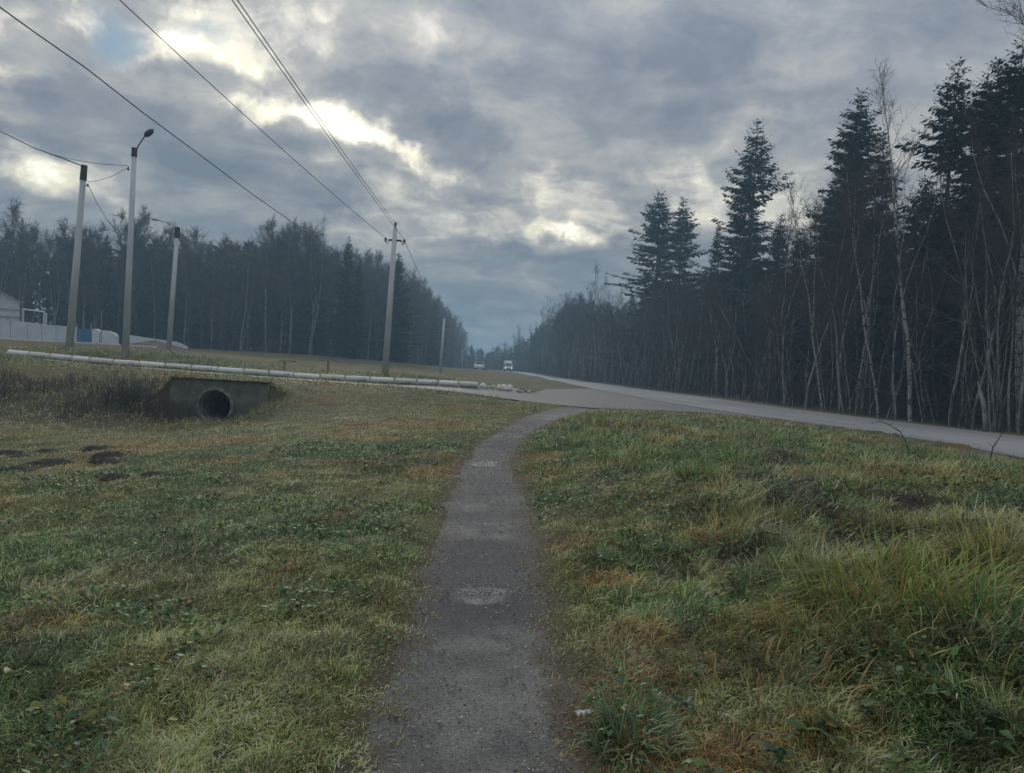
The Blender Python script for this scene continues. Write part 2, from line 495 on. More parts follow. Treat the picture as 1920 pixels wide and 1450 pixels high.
# ------------------------------------------------------------------ terrain
CP = [(0, -40, 0), (0, -5, 0), (0, 2.9, 0), (0, 5, 0), (0, 8, 0), (-.1, 12.2, 0), (.8, 20.5, 0), (1.5, 25, .02), (4, 31, .1),
      (-20, -30, -.6), (25, -30, .1), (60, 0, .2), (-60, 0, -.3), (22, 8, .1), (14, 8, .15),
      (16, 20, .15), (20, 20, .15), (13.5, 20, .15), (12, 30, .12), (18, 30, .12), (10, 50, .1), (17, 50, .1), (11, 80, .1),
      (15, 80, .1), (12, 110, .12), (8, 110, .12), (8, 145, .22), (7, 165, .38), (4, 200, .55), (-4, 240, .5), (-14, 300, -.5),
      (1.6, 4, .14), (2.5, 4, .32), (3, 8, .36), (5, 12, .40), (5, 7, .52), (8, 9, .42), (9, 15, .20), (11, 18, .0), (13, 12, -.05), (12.3, 16.5, .02), (5, 22, .12), (3, 16, .16), (8, 28, .12),
      (-1.2, 5, -.03), (-3, 5, -.16), (-6, 5, -.5), (-5, 10, -.35), (-10, 12, -.85), (-12, 20, -1.0), (-10.5, 25, -1.08), (-18, 20, -.9), (-25, 26, -.45),
      (-20, 10, -.8), (-2, 14, -.06), (-3.5, 22, -.15), (-6, 26, -.35), (-4, 29, .05), (-17, 26, -.85),
      (-24, 33, .72), (-20, 33, .55), (-14, 33, .42), (-9, 33, .38), (-5, 33, .33), (-1, 32.5, .22), (-14, 29.6, .25), (-8.5, 29.6, .2),
      (-24.6, 38, .79), (-19.6, 38, .60), (-14.3, 38, .53), (-9, 38, .45), (-5.6, 38, .45), (-1, 38, .44), (3, 38, .2), (4, 45, .12),
      (-27, 42, 1.30), (-23, 42, 1.28), (-19, 41.5, 1.15), (-12.6, 43, .64), (-9.6, 43, .62), (-15.5, 42, .95), (-6, 42, .88), (-3, 42, .75), (0, 42, .48), (1.5, 48, .2),
      (-28, 60, 1.35), (-10, 60, .95), (-4, 60, .6), (2, 60, .25), (-3, 88, .40), (3, 100, .25), (-20, 90, 1.35), (-60, 90, 1.45), (-45, 100, 1.6),
      (-40, 50, 1.4), (-45, 35, 1.2), (-3, 135, .92), (-12, 138, 1.05), (4, 135, .4), (-25, 118, 1.75), (-15, 110, 1.2), (-22, 140, 1.3),
      (24, 30, .1), (30, 60, .3), (22, 100, .3), (50, 50, .5), (40, 200, .8), (-60, 200, 1.8), (0, 400, -.5), (120, 400, 1), (-150, 150, 2), (-120, 60, 1.3),
      (-700, 0, 0), (700, 0, 0), (0, -700, 0), (0, 900, 0), (-700, 900, 1), (700, 900, 1)]
CP = np.array(CP, float)


def _phi(dx, dy):
    return np.sqrt(dx * dx + dy * dy + 2.0)


_A = _phi(CP[:, None, 0] - CP[None, :, 0], CP[:, None, 1] - CP[None, :, 1])
_W = np.linalg.solve(_A, CP[:, 2])


def Hbase(x, y):
    x = np.asarray(x, float); y = np.asarray(y, float)
    out = np.zeros(np.broadcast(x, y).shape)
    for (cx, cy, _), w in zip(CP, _W):
        out = out + w * _phi(x - cx, y - cy)
    return out


def catmull(pts, n):
    pts = np.array(pts, float)
    d = np.r_[0, np.cumsum(np.linalg.norm(np.diff(pts[:, :2], axis=0), axis=1))]
    t = np.linspace(0, d[-1], n)
    return np.stack([np.interp(t, d, pts[:, k]) for k in range(pts.shape[1])], 1), t


def smooth_line(pts, n, it=12):
    p, t = catmull(pts, n)
    for _ in range(it):
        p[1:-1] = (p[:-2] + 2 * p[1:-1] + p[2:]) / 4
    return p


# path: centre x, y, half width
PATH = smooth_line([(0, -6, .42), (0, 2, .42), (-.015, 5.2, .41), (-.04, 8.2, .41), (-.1, 12.2, .36), (.2, 16, .33), (.85, 20.6, .40), (1.6, 24.3, .6), (2.8, 28.2, .85), (4.6, 32.2, 1.0)], 260, 25)
RF = smooth_line([(24, -20), (21, 15), (19.4, 28), (18.5, 38), (17.1, 52), (14.9, 79), (12.0, 117), (9.6, 160), (6.6, 205), (-1, 245), (-14, 300)], 260, 8)
RN = smooth_line([(17, -20), (13.6, 15), (12.9, 20), (11.6, 28), (10.2, 40), (8.3, 64), (7.6, 100), (6.4, 145), (4.8, 175), (1.4, 200), (-6.5, 240), (-20, 300)], 260, 8)
SN = smooth_line([(-34, 37.2), (-20, 37.3), (-8, 37.3), (0, 37.4), (1.6, 39.4), (2.4, 46), (3.6, 54), (8.6, 66), (9.8, 60)], 200, 4)
SS = smooth_line([(-34, 36.6), (-20, 36.5), (-9, 36.3), (-5, 35.9), (-1.5, 34.6), (2, 32.0), (4.2, 31.0), (6.3, 32.1), (9.3, 32.6), (11.6, 29.5), (12.9, 27)], 200, 3)


def poly_inside(P, x, y):
    x = np.asarray(x, float); y = np.asarray(y, float)
    ins = np.zeros(x.shape, bool)
    bb = (x > P[:, 0].min()) & (x < P[:, 0].max()) & (y > P[:, 1].min()) & (y < P[:, 1].max())
    xs, ys = x[bb], y[bb]
    r = np.zeros(xs.shape, bool)
    for i in range(len(P)):
        x1, y1 = P[i]; x2, y2 = P[i - 1]
        if y1 == y2: continue
        c = (y1 > ys) != (y2 > ys)
        r ^= c & (xs < (x2 - x1) * (ys - y1) / (y2 - y1) + x1)
    ins[bb] = r
    return ins


MAIN_POLY = np.r_[RN[:, :2], RF[::-1, :2]][::3]
SIDE_POLY = np.r_[SN[:, :2], SS[::-1, :2]][::3]


def path_dist(x, y):
    """signed distance to the path edge (negative inside)"""
    x = np.asarray(x, float); y = np.asarray(y, float)
    cx = np.interp(y, PATH[:, 1], PATH[:, 0]); hw = np.interp(y, PATH[:, 1], PATH[:, 2])
    slope = np.interp(y, PATH[1:, 1], np.diff(PATH[:, 0]) / np.diff(PATH[:, 1]))
    d = np.abs(x - cx) / np.sqrt(1 + slope ** 2) - hw + (fbm(x, y, .35, 3, 5) - .5) * .16
    return np.where(y > 33, 9.0, d)


# culvert
CUX, CUY, _z = D(405, 762, 28.0)
CUZ = _z
WX0, WX1 = D(318, 745, 28)[0], D(503, 745, 28)[0]
WTOP = D(410, 714, 28)[2]
WBOT = -1.35


def H(x, y, micro=True):
    x = np.asarray(x, float); y = np.asarray(y, float)
    z = Hbase(x, y)
    dp = path_dist(x, y)
    road = poly_inside(MAIN_POLY, x, y) | poly_inside(SIDE_POLY, x, y)
    k = sstep(0.0, .5, dp) * np.where(road, 0, 1)
    dist = np.hypot(x, y)
    side = sstep(.2, 2.5, x) * sstep(34, 28, y)
    amp = .045 + .09 * side + .10 * sstep(-10, -16, x)
    b = (fbm(x, y, 1.3, 4, 2) - .5) * amp * 2 + (fbm(x, y, .30, 2, 4) - .5) * (.075 + .03 * side)
    z = z + b * k * sstep(400, 100, dist)
    z = z + .05 * sstep(0.0, .35, dp) * sstep(30, 26, y)      # turf stands a little above the trodden path
    # pit in front of the culvert wall
    inx = sstep(WX0 - 1.2, WX0 + .5, x) * sstep(WX1 + .5, CUX + .65, x)
    front = sstep(23.0, 26.0, y) * np.where(y < 28.12, 1.0, 0.0)
    z = z * (1 - inx * front) + (-1.0) * inx * front
    back = np.where((y >= 28.12) & (y < 29.5), 1.0, 0.0) * sstep(WX0 - .6, WX0, x) * sstep(WX1 + .6, WX1, x)
    z = z * (1 - back) + (WTOP - .06) * back
    return z


def h1(x, y):
    return float(H(np.array([x]), np.array([y]))[0])


RUSTY = [(*G(a, b, .15), r, am) for a, b, r, am in ((1090, 1020, .35, .8), (1160, 1085, .35, .7), (1200, 1180, .3, .75), (1175, 1250, .25, .6), (1135, 1335, .22, .8), (1400, 1410, .35, .7), (1640, 960, .7, .6), (1440, 1200, .35, .6), (1560, 1400, .3, .5), (30, 1090, .6, .6), (1320, 840, 1.0, .45))]
SCARS = [(*G(a, b, .2), r, am) for a, b, r, am in ((1150, 905, .45, .85), (1290, 985, .35, .8), (1425, 862, .6, .8), (1405, 925, .5, .6), (1640, 925, .5, .6), (1255, 1065, .25, .7), (1760, 1240, .3, .7), (300, 985, .8, .35))]


def colour_field(x, y):
    """albedo of turf: patches of green, olive, straw, rust and bare soil"""
    g = np.array([.066, .106, .044]); ol = np.array([.132, .140, .056]); st = np.array([.235, .205, .11])
    ru = np.array([.23, .115, .045]); so_ = np.array([.060, .052, .046])
    a = fbm(x, y, 2.4, 5, 1); b = fbm(x, y, .8, 4, 3); c = fbm(x, y, 1.7, 4, 6); e = fbm(x, y, 5.5, 4, 8)
    rr_ = sstep(.5, 2.5, x) * sstep(34, 28, y)
    w1 = (sstep(.36, .58, a * .6 + b * .4) * (1 - .35 * rr_))[..., None]
    w2 = (sstep(.46, .66, b * .45 + e * .55) * (1 - .3 * rr_))[..., None]
    w3 = (sstep(.58, .72, c) * .6)[..., None]
    col = g * (1 - w1) + ol * w1
    col = col * (1 - w2 * .75) + st * w2 * .75
    col = col * (1 - w3) + ru * w3
    # right bank is greener and has bare scars
    right = sstep(.5, 2, x) * sstep(34, 28, y)
    sc = (sstep(.60, .68, fbm(x, y, 1.1, 4, 11)) * (right * .85 + .1))[..., None]
    col = col * (1 - sc) + so_ * sc
    for (a_, b_, r_, am) in RUSTY:
        q = np.hypot(x - a_, y - b_) / r_ + (fbm(x, y, .3, 3, 51) - .5) * 1.2
        k_ = (sstep(1.1, .45, q) * am)[..., None]
        col = col * (1 - k_ * .8) + ru * .95 * k_ * .8
    for (a_, b_, r_, am) in SCARS:
        q = np.hypot(x - a_, (y - b_) * .7) / r_ + (fbm(x, y, .25, 3, 52) - .5) * 1.4
        k_ = (sstep(1.1, .45, q) * am)[..., None]
        col = col * (1 - k_) + so_ * .8 * k_
    # pale dry band on the ditch side and in the middle distance
    dry = (sstep(14, 24, y) * sstep(0, -5, x) * sstep(36, 28, y) * .45 + sstep(40, 60, y) * .3)[..., None]
    col = col * (1 - dry) + (st * .85) * dry
    return col * np.array([1.04, 1.0, .93])


def make_ground():
    def seg(*parts):
        o = []
        for a, b, s in parts:
            o.append(np.arange(a, b - 1e-6, s))
        return np.concatenate(o)
    geo = lambda a, b, n: np.geomspace(a, b, n)
    xs = np.concatenate([-geo(1400, 92, 22), seg((-90, -30, 2), (-30, -14, .4), (-14, -8, .2), (-8, -2, .14), (-2, 8, .11), (8, 14, .2), (14, 30, .5), (30, 92, 2)), geo(92, 1400, 22)])
    ys = np.concatenate([-geo(1400, 12, 22), seg((-10, 2, .6), (2, 12, .11), (12, 24, .18), (24, 27.6, .2), (27.6, 28.8, .08), (28.8, 42, .22), (42, 70, .5), (70, 160, 1.5), (160, 400, 5)), geo(402, 1500, 16)])
    X, Y = np.meshgrid(xs, ys, indexing='ij')
    Z = H(X, Y)
    inside = poly_inside(MAIN_POLY, X, Y) | poly_inside(SIDE_POLY, X, Y)
    Z = Z - np.where(inside, .10, 0)
    Z = Z - np.where(path_dist(X, Y) < -.02, .05, 0)
    V = np.stack([X, Y, Z], -1).reshape(-1, 3)
    nx, ny = X.shape
    I, J = np.meshgrid(np.arange(nx - 1), np.arange(ny - 1), indexing='ij')
    q = np.stack([I * ny + J, (I + 1) * ny + J, (I + 1) * ny + J + 1, I * ny + J + 1], -1).reshape(-1, 4)
    cx = V[q].mean(1)
    hole = (np.abs(cx[:, 0] - CUX) < .66) & (cx[:, 1] > 27.85) & (cx[:, 1] < 28.5)
    q = q[~hole]
    me = np_mesh('ground', V, quads=q, mat=M['ground'], smooth=True)
    col = colour_field(X, Y).reshape(-1, 3) * .62
    dp = path_dist(X, Y).ravel()
    worn = (sstep(.30, -.05, dp) * .9)[:, None]
    col = col * (1 - worn) + np.array([.085, .070, .060]) * worn
    # leaf litter under the trees
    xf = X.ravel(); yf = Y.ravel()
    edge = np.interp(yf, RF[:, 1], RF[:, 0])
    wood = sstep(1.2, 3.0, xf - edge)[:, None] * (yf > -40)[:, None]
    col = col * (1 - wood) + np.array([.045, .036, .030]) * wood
    # mud and dead stems in the ditch bed
    mud = (sstep(-9, -13, xf) * sstep(22, 25, yf) * sstep(31, 28.5, yf) * .7)[:, None]
    col = col * (1 - mud) + np.array([.035, .033, .028]) * mud
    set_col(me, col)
    o = link(bpy.data.objects.new('ground', me))
    tag(o, kind='structure')


make_ground()


def strip(name, A, B, mt, off, cols=8, kind='structure', wob=0.0):
    n = len(A)
    t = np.linspace(0, 1, cols + 1)
    a = A[:, None, :2]; b = B[:, None, :2]
    if wob:
        w = (fbm(A[:, 0], A[:, 1], .8, 4, 2) - .5) * wob
        a = a + np.stack([w, w], -1)[:, None, :]
    P = a * (1 - t[None, :, None]) + b * t[None, :, None]
    z = Hbase(P[..., 0], P[..., 1]) + off
    V = np.concatenate([P, z[..., None]], -1).reshape(-1, 3)
    I, J = np.meshgrid(np.arange(n - 1), np.arange(cols), indexing='ij')
    c = cols + 1
    q = np.stack([I * c + J, I * c + J + 1, (I + 1) * c + J + 1, (I + 1) * c + J], -1).reshape(-1, 4)
    v = V[q[0]]
    if np.cross(v[1] - v[0], v[2] - v[0])[2] < 0: q = q[:, ::-1]
    me = np_mesh(name, V, quads=q, mat=mt, smooth=True)
    return tag(link(bpy.data.objects.new(name, me)), kind=kind)


ro = strip('main_road', RN, RF, M['asphalt'], .035, 40)
_v = np.array([v.co[:2] for v in ro.data.vertices]); _t = np.tile(np.linspace(0, 1, 41), len(RN)); _s = np.repeat(np.arange(len(RN)), 41)
_a = fbm(_t * 9, _v[:, 1] * .12, 1.0, 5, 3); _b = fbm(_v[:, 0], _v[:, 1], 3.5, 4, 8)
_lane = np.exp(-((_t - .17) / .05) ** 2) + np.exp(-((_t - .37) / .05) ** 2) + np.exp(-((_t - .62) / .05) ** 2) + np.exp(-((_t - .83) / .05) ** 2)
_k = .205 * (1 + (_a - .5) * .7 + (_b - .5) * .35 + .13 * _lane)
_k = _k * (1 - .45 * sstep(.07, .0, _t + (_b - .5) * .08)) * (1 - .35 * sstep(.95, 1.0, _t))
set_col(ro.data, _k[:, None] * np.array([.98, 1.0, 1.02]))
strip('side_road', SS, SN, M['sideroad'], .022, 14)
# dark gravel shoulder between the verge and the main road
RNa = RN[(RN[:, 1] < 29) & (RN[:, 1] > -19)]
strip('road_shoulder', RNa - np.array([1.15, .3]), RNa + np.array([.05, 0]), M['shoulder'], .028, 5, wob=.5)
RFa = RF[RF[:, 1] > -19]
strip('far_shoulder', RFa - np.array([.05, 0]), RFa + np.array([.55, .1]), M['shoulder'], .03, 3)

# the path sheet
pn = np.stack([-np.gradient(PATH[:, 1]), np.gradient(PATH[:, 0])], 1)
pn /= np.linalg.norm(pn, axis=1)[:, None]
eL = PATH[:, 2] + .10 + (fbm(PATH[:, 0] * 0, PATH[:, 1], .5, 3, 4) - .5) * .14
eR = PATH[:, 2] + .10 + (fbm(PATH[:, 0] * 0 + 9, PATH[:, 1], .5, 3, 7) - .5) * .14
def make_path():
    n, c = 1400, 30
    P, _ = catmull(PATH, n)
    T = np.stack([-np.gradient(P[:, 1]), np.gradient(P[:, 0])], 1); T /= np.linalg.norm(T, axis=1)[:, None]
    t = np.linspace(-1, 1, c + 1)
    w = P[:, 2] + .10
    wl = w + (fbm(P[:, 0] * 0, P[:, 1], .5, 5, 4) - .5) * .22
    wr = w + (fbm(P[:, 0] * 0 + 9, P[:, 1], .5, 5, 7) - .5) * .22
    ww = np.where(t[None] < 0, wl[:, None], wr[:, None])
    X = P[:, None, 0] - T[:, None, 0] * t[None] * ww
    Y = P[:, None, 1] - T[:, None, 1] * t[None] * ww
    Z = Hbase(X, Y) + .004 + (fbm(X, Y, .25, 3, 9) - .5) * .014 - .012 * (1 - t[None] ** 2)
    base = np.array([.120, .120, .117]); pale = np.array([.20, .198, .187]); brown = np.array([.095, .074, .064]); dk = np.array([.070, .070, .080])
    a = fbm(X, Y, .9, 5, 13)[..., None]; b = fbm(X, Y, .22, 4, 14)[..., None]; e = fbm(X, Y, 2.2, 3, 15)[..., None]
    col = base + (pale - base) * sstep(.50, .74, a * .6 + b * .4)
    k = sstep(.52, .36, a * .5 + e * .5) * .8
    col = col * (1 - k) + dk * k
    ed = sstep(.58, .95, np.abs(t)[None] + (b[..., 0] - .5) * 1.1)[..., None] * .9
    col = col * (1 - ed) + brown * ed
    for (gx, gy, rx, ry, am) in ((g1[0], g1[1], .25, .20, .95), (g2[0], g2[1], .25, .36, .95)):
        q = np.hypot((X - gx) / rx, (Y - gy) / ry)[..., None] + (b - .5) * .9
        m_ = sstep(1.05, .6, q) * am
        col = col * (1 - m_) + np.array([.34, .335, .32]) * m_
    V = np.stack([X, Y, Z], -1).reshape(-1, 3)
    I, J = np.meshgrid(np.arange(n - 1), np.arange(c), indexing='ij'); cc = c + 1
    q = np.stack([I * cc + J, I * cc + J + 1, (I + 1) * cc + J + 1, (I + 1) * cc + J], -1).reshape(-1, 4)
    v = V[q[0]]
    if np.cross(v[1] - v[0], v[2] - v[0])[2] < 0: q = q[:, ::-1]
    me = np_mesh('path', V, quads=q, mat=M['path'], smooth=True)
    set_col(me, col.reshape(-1, 3))
    tag(link(bpy.data.objects.new('path', me)), kind='structure')


g1 = G(895, 1113, 0); g2 = G(912, 869, 0)
make_path()
# pale track on the rise, leading to the car
YR = smooth_line([(-75, 56), (-55, 55.5), (-42, 55), (-35, 54.6)], 30)
strip('yard_road', YR + np.array([0, -1.6]), YR + np.array([0, 1.6]) * np.linspace(1, .1, 30)[:, None], M['gravel'], .12, 3)
TR = smooth_line([(-60, 128), (-30, 132), (-12, 136), (-3, 138), (4, 150)], 60)
strip('gravel_track', TR + np.array([0, -1.4]), TR + np.array([0, 1.4]), M['gravel'], .06, 3)


def h0(x, y):
    return float(Hbase(np.array([x]), np.array([y]))[0])




def pebbles():
    octv = np.array([(1, 0, 0), (-1, 0, 0), (0, 1, 0), (0, -1, 0), (0, 0, 1), (0, 0, -1)], float)
    octf = np.array([(0, 2, 4), (2, 1, 4), (1, 3, 4), (3, 0, 4), (2, 0, 5), (1, 2, 5), (3, 1, 5), (0, 3, 5)])
    n = 15000
    y = 2.2 + (rng.random(n) ** 1.8) * 20
    cx = np.interp(y, PATH[:, 1], PATH[:, 0]); hw = np.interp(y, PATH[:, 1], PATH[:, 2])
    x = cx + rng.normal(0, .62, n) * hw
    for (gx, gy), (sx, sy), k in ((g1, (.12, .09), 1100), (g2, (.16, .2), 350)):
        x[:k] = gx + rng.normal(0, sx, k); y[:k] = gy + rng.normal(0, sy, k)
        x, y = np.roll(x, 901), np.roll(y, 901)
    r = np.exp(rng.normal(math.log(.0033), .45, n)) * (1 + y * .03)
    r = np.minimum(r, .018)
    z = Hbase(x, y) + .006 + r * .3
    sc = rng.uniform(.6, 1.3, (n, 1, 3)) * np.array([1, 1, .6])
    a = rng.uniform(0, 6.28, n)
    P = octv[None] * sc * r[:, None, None]
    Pr = P.copy()
    Pr[..., 0] = P[..., 0] * np.cos(a)[:, None] - P[..., 1] * np.sin(a)[:, None]
    Pr[..., 1] = P[..., 0] * np.sin(a)[:, None] + P[..., 1] * np.cos(a)[:, None]
    Pr += np.stack([x, y, z], -1)[:, None]
    Fc = octf[None] + (np.arange(n) * 6)[:, None, None]
    me = np_mesh('gravel', Pr.reshape(-1, 3), tris=Fc.reshape(-1, 3), mat=M['pebble'])
    v = np.exp(rng.normal(math.log(.20), .55, n)).clip(.07, .6)
    col = v[:, None] * np.array([1, .98, .93])
    set_col(me, np.repeat(col, 6, 0))
    tag(link(bpy.data.objects.new('gravel', me)), 'loose small stones strewn over the trodden path', kind='stuff')


pebbles()


# ------------------------------------------------------------------ grass
def blades_mesh(name, x, y, z, L_, w, az, lean, bend, col, mt, tipmul=1.25):
    n = len(x)
    d = np.stack([np.cos(az), np.sin(az)], -1)
    s = np.stack([-np.sin(az + .6), np.cos(az + .6)], -1)
    base = np.stack([x, y, z], -1)
    s3 = np.concatenate([s, np.zeros((n, 1))], -1)
    a1 = lean; a2 = np.minimum(lean + bend, 2.2)
    def stepv(a, l):
        return np.concatenate([d * (np.sin(a) * l)[:, None], (np.cos(a) * l)[:, None]], -1)
    midp = base + stepv(a1, L_ * .5)
    tip = midp + stepv(a2, L_ * .5)
    V = np.stack([base - s3 * w[:, None] * .5, base + s3 * w[:, None] * .5,
                  midp - s3 * w[:, None] * .42, midp + s3 * w[:, None] * .42, tip], 1)
    b = (np.arange(n) * 5)[:, None]
    T = np.concatenate([b + np.array([[0, 1, 3]]), b + np.array([[0, 3, 2]]), b + np.array([[2, 3, 4]])], 0)
    me = np_mesh(name, V.reshape(-1, 3), tris=T, mat=mt)
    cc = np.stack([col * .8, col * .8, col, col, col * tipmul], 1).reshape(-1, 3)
    set_col(me, cc)
    return me


near_edge0 = [lambda x, y: np.interp(y, RN[:, 1], RN[:, 0]) - x]


def grass():
    n = 570000
    u = rng.random(n)
    d0, d1, p = 2.0, 48.0, -.15          # areal density falls off with distance
    r = (d0 ** p + u * (d1 ** p - d0 ** p)) ** (1 / p)
    th = rng.uniform(-.70, .74, n)
    x = r * np.sin(th); y = r * np.cos(th)
    dp = path_dist(x, y)
    road = poly_inside(MAIN_POLY, x, y) | poly_inside(SIDE_POLY, x, y)
    near_edge = np.interp(y, RN[:, 1], RN[:, 0])
    sh = (x > near_edge - 1.0) & (y < 30)
    ok = (dp > rng.normal(.02, .10, n)) & ~road & ~(sh & (rng.random(n) < .93))
    ok &= ~((x > near_edge) & (y < 64))
    ok &= ~((x > WX0 - .1) & (x < WX1 + .1) & (y > 27.9) & (y < 28.3))
    ok &= ~((np.abs(y - 38) < .25) & (x < -.6) & (x > -25))
    scar = sstep(.60, .68, fbm(x, y, 1.1, 4, 11)) * (sstep(.5, 2, x) * sstep(34, 28, y) * .85 + .1)
    ok &= rng.random(n) > scar * .8
    x, y, r, dp = x[ok], y[ok], r[ok], dp[ok]
    n = len(x)
    z = H(x, y) - .008
    right = sstep(.5, 2.2, x) * sstep(33, 26, y)
    left = 1 - sstep(-.2, .5, x)
    cl = fbm(x, y, .55, 3, 21); cl2 = fbm(x, y, 1.9, 3, 22)
    L_ = .050 + .03 * cl
    L_ = L_ * (1 - right) + right * (.065 + .13 * sstep(.42, .72, cl) + .07 * sstep(.5, .7, cl2))
    L_ *= sstep(.0, .35, dp) * .5 + .5
    L_ *= np.where(y < 30, .55 + .45 * sstep(.8, 4.0, near_edge0[0](x, y)), 1)
    L_ = np.where(y > 33, np.where(y > 38.3, .14, .16), L_)
    L_ *= np.where((x < -8) & (y > 22) & (y < 30), 1.8, 1)
    L_ *= np.where((x > WX0 - .8) & (x < WX1 + .8) & (y > 25.8) & (y < 29.3), 1.9, 1)
    L_ *= rng.uniform(.55, 1.5, n) * (1 + r * .012)
    w = (.0032 + .0022 * right) * rng.uniform(.7, 1.5, n) + r * .00062
    fl = fbm(x, y, .28, 2, 31) * 16 + 1.0
    az = fl + rng.normal(0, 1.1, n)
    lean = np.abs(rng.normal(.95, .40, n)) * (1 - .25 * right)
    bend = rng.uniform(.2, 1.1, n)
    col = colour_field(x, y)
    k = rng.random(n)[:, None]
    dry = np.array([.30, .27, .14]); grn = np.array([.088, .150, .042]); blu = np.array([.055, .115, .06])
    wdry = (k < .17) * .8; wgr = ((k > .45) & (k < .72)) * .6; wbl = (k > .9) * .6
    col = col * (1 - wdry) + dry * wdry
    col = col * (1 - wgr) + grn * wgr
    col = col * (1 - wbl) + blu * wbl
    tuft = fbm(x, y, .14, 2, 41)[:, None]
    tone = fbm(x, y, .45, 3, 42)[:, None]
    col = col * np.exp(rng.normal(0, .36, (n, 1)) + (tuft - .5) * 1.5 + (tone - .5) * 1.3)  # clump noise paints the shaded gaps between tufts into the blade colour
    gy = sstep(.54, .66, fbm(x, y, .6, 3, 43))[:, None] * .16
    col = col * (1 - gy) + np.array([.21, .21, .17]) * gy
    col *= GRASS_GAIN
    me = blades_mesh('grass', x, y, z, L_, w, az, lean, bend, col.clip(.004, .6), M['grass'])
    tag(link(bpy.data.objects.new('grass', me)), 'autumn grass covering the verges and ditch banks', kind='stuff')


GRASS_GAIN = 1.85
grass()


def overhang():
    n = 5200
    x = rng.uniform(WX0 - .5, WX1 + .5, n); y = rng.uniform(27.88, 28.9, n)
    z = np.where((x > WX0) & (x < WX1), WTOP + .03, H(x, y))
    col = colour_field(x, y) * 1.5 * np.exp(rng.normal(0, .35, (n, 1)))
    az = rng.normal(-math.pi / 2, .8, n)
    k = fbm(x, y * 0, .7, 3, 71)
    me = blades_mesh('grass', x, y, z, rng.uniform(.08, .2, n) * (.5 + 1.6 * k), rng.uniform(.015, .03, n), az, rng.uniform(.3, 1.3, n), rng.uniform(.5, 1.4, n), col.clip(.004, .6), M['grass'])
    tag(link(bpy.data.objects.new('grass', me)), 'grass hanging over the top of the culvert wall', kind='stuff')


overhang()


def tussock(px, py, z, n, Lm, rad, label, tint, wmul=1.0, sd_=1):
    x0, y0 = G(px, py, z)
    r_ = np.random.default_rng(sd_)
    a = r_.uniform(0, 6.283, n)
    rr = rad * np.sqrt(r_.random(n)) * .58
    x = x0 + rr * np.cos(a); y = y0 + rr * np.sin(a)
    az = a + r_.normal(0, .75, n)
    me = None
    # three-joint blades: two stacked pieces per blade
    Lb = Lm * r_.uniform(.45, 1.15, n)
    lean = np.abs(r_.normal(.55, .38, n)); bend = r_.uniform(.4, 1.9, n)
    w = r_.uniform(.006, .013, n) * wmul
    base = np.stack([x, y, H(x, y) - .01], -1)
    d = np.stack([np.cos(az), np.sin(az)], -1)
    s3 = np.stack([-np.sin(az + .5), np.cos(az + .5), 0 * az], -1)
    pts = [base]
    K = 5
    for i in range(K):
        an = lean + bend * (i / (K - 1)) ** 1.3
        st = np.concatenate([d * (np.sin(an) * Lb / K)[:, None], (np.cos(an) * Lb / K)[:, None]], -1)
        pts.append(pts[-1] + st)
    rows = []
    for i, p in enumerate(pts):
        ww = w * (1 - (i / K) ** 2) * .5 + .0004
        rows += [p - s3 * ww[:, None], p + s3 * ww[:, None]]
    V = np.stack(rows, 1)
    m_ = 2 * (K + 1)
    b = (np.arange(n) * m_)[:, None]
    Q = np.concatenate([b + np.array([[2 * i, 2 * i + 1, 2 * i + 3, 2 * i + 2]]) for i in range(K)], 0)
    me = np_mesh('grass_tussock', V.reshape(-1, 3), quads=Q, mat=M['grass'])
    col = np.array(tint) * np.exp(r_.normal(0, .3, (n, 1)))
    dry = (r_.random((n, 1)) < .22)
    col = np.where(dry, np.array([.36, .27, .10]) * r_.uniform(.6, 1.2, (n, 1)), col)
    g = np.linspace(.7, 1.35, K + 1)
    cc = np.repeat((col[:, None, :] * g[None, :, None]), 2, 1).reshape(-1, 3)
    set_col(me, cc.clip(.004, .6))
    me.transform(Matrix.Translation((-x0, -y0, -h1(x0, y0))))
    o = link(bpy.data.objects.new('grass_tussock', me))
    o.location = (x0, y0, h1(x0, y0))
    tag(o, label, 'grass tussock')
    return o


TUS = [(1700, 1160, .3, 1000, .48, .85, 'largest yellow green grass tussock with long arching blades near the right edge', (.13, .17, .045), 1.2),
       (1880, 1130, .3, 420, .42, .5, 'ragged tussock with orange tinged blades beside the largest tussock', (.16, .15, .05), 1.1),
       (1840, 1230, .3, 420, .40, .5, 'low deep green tussock in front of the orange tinged one', (.06, .11, .04), 1.0),
       (1185, 1400, .05, 300, .22, .32, 'small dark green tussock beside the near end of the path', (.07, .12, .06), .8),
       (1305, 925, .22, 260, .30, .45, 'bright green tussock halfway up the right bank', (.08, .15, .045), 1.2),
       (1640, 1020, .3, 260, .28, .5, 'brownish tussock on the bank behind the largest tussock', (.15, .13, .06), 1.0),
       (1010, 905, .1, 0, .2, .3, '', (.1, .1, .1), 1.0),
       (1430, 1270, .25, 300, .20, .7, 'rusty bent tussock among the weeds of the lower right bank', (.17, .12, .05), .9),
       (1560, 1180, .28, 320, .30, .5, 'olive tussock just left of the largest tussock', (.11, .13, .05), 1.0)]
for i, (a, b, z, n, l, r, lab, c, wm) in enumerate(TUS):
    if n: tussock(a, b, z, n, l, r, lab, [q * 1.45 for q in c], wm, i + 5)


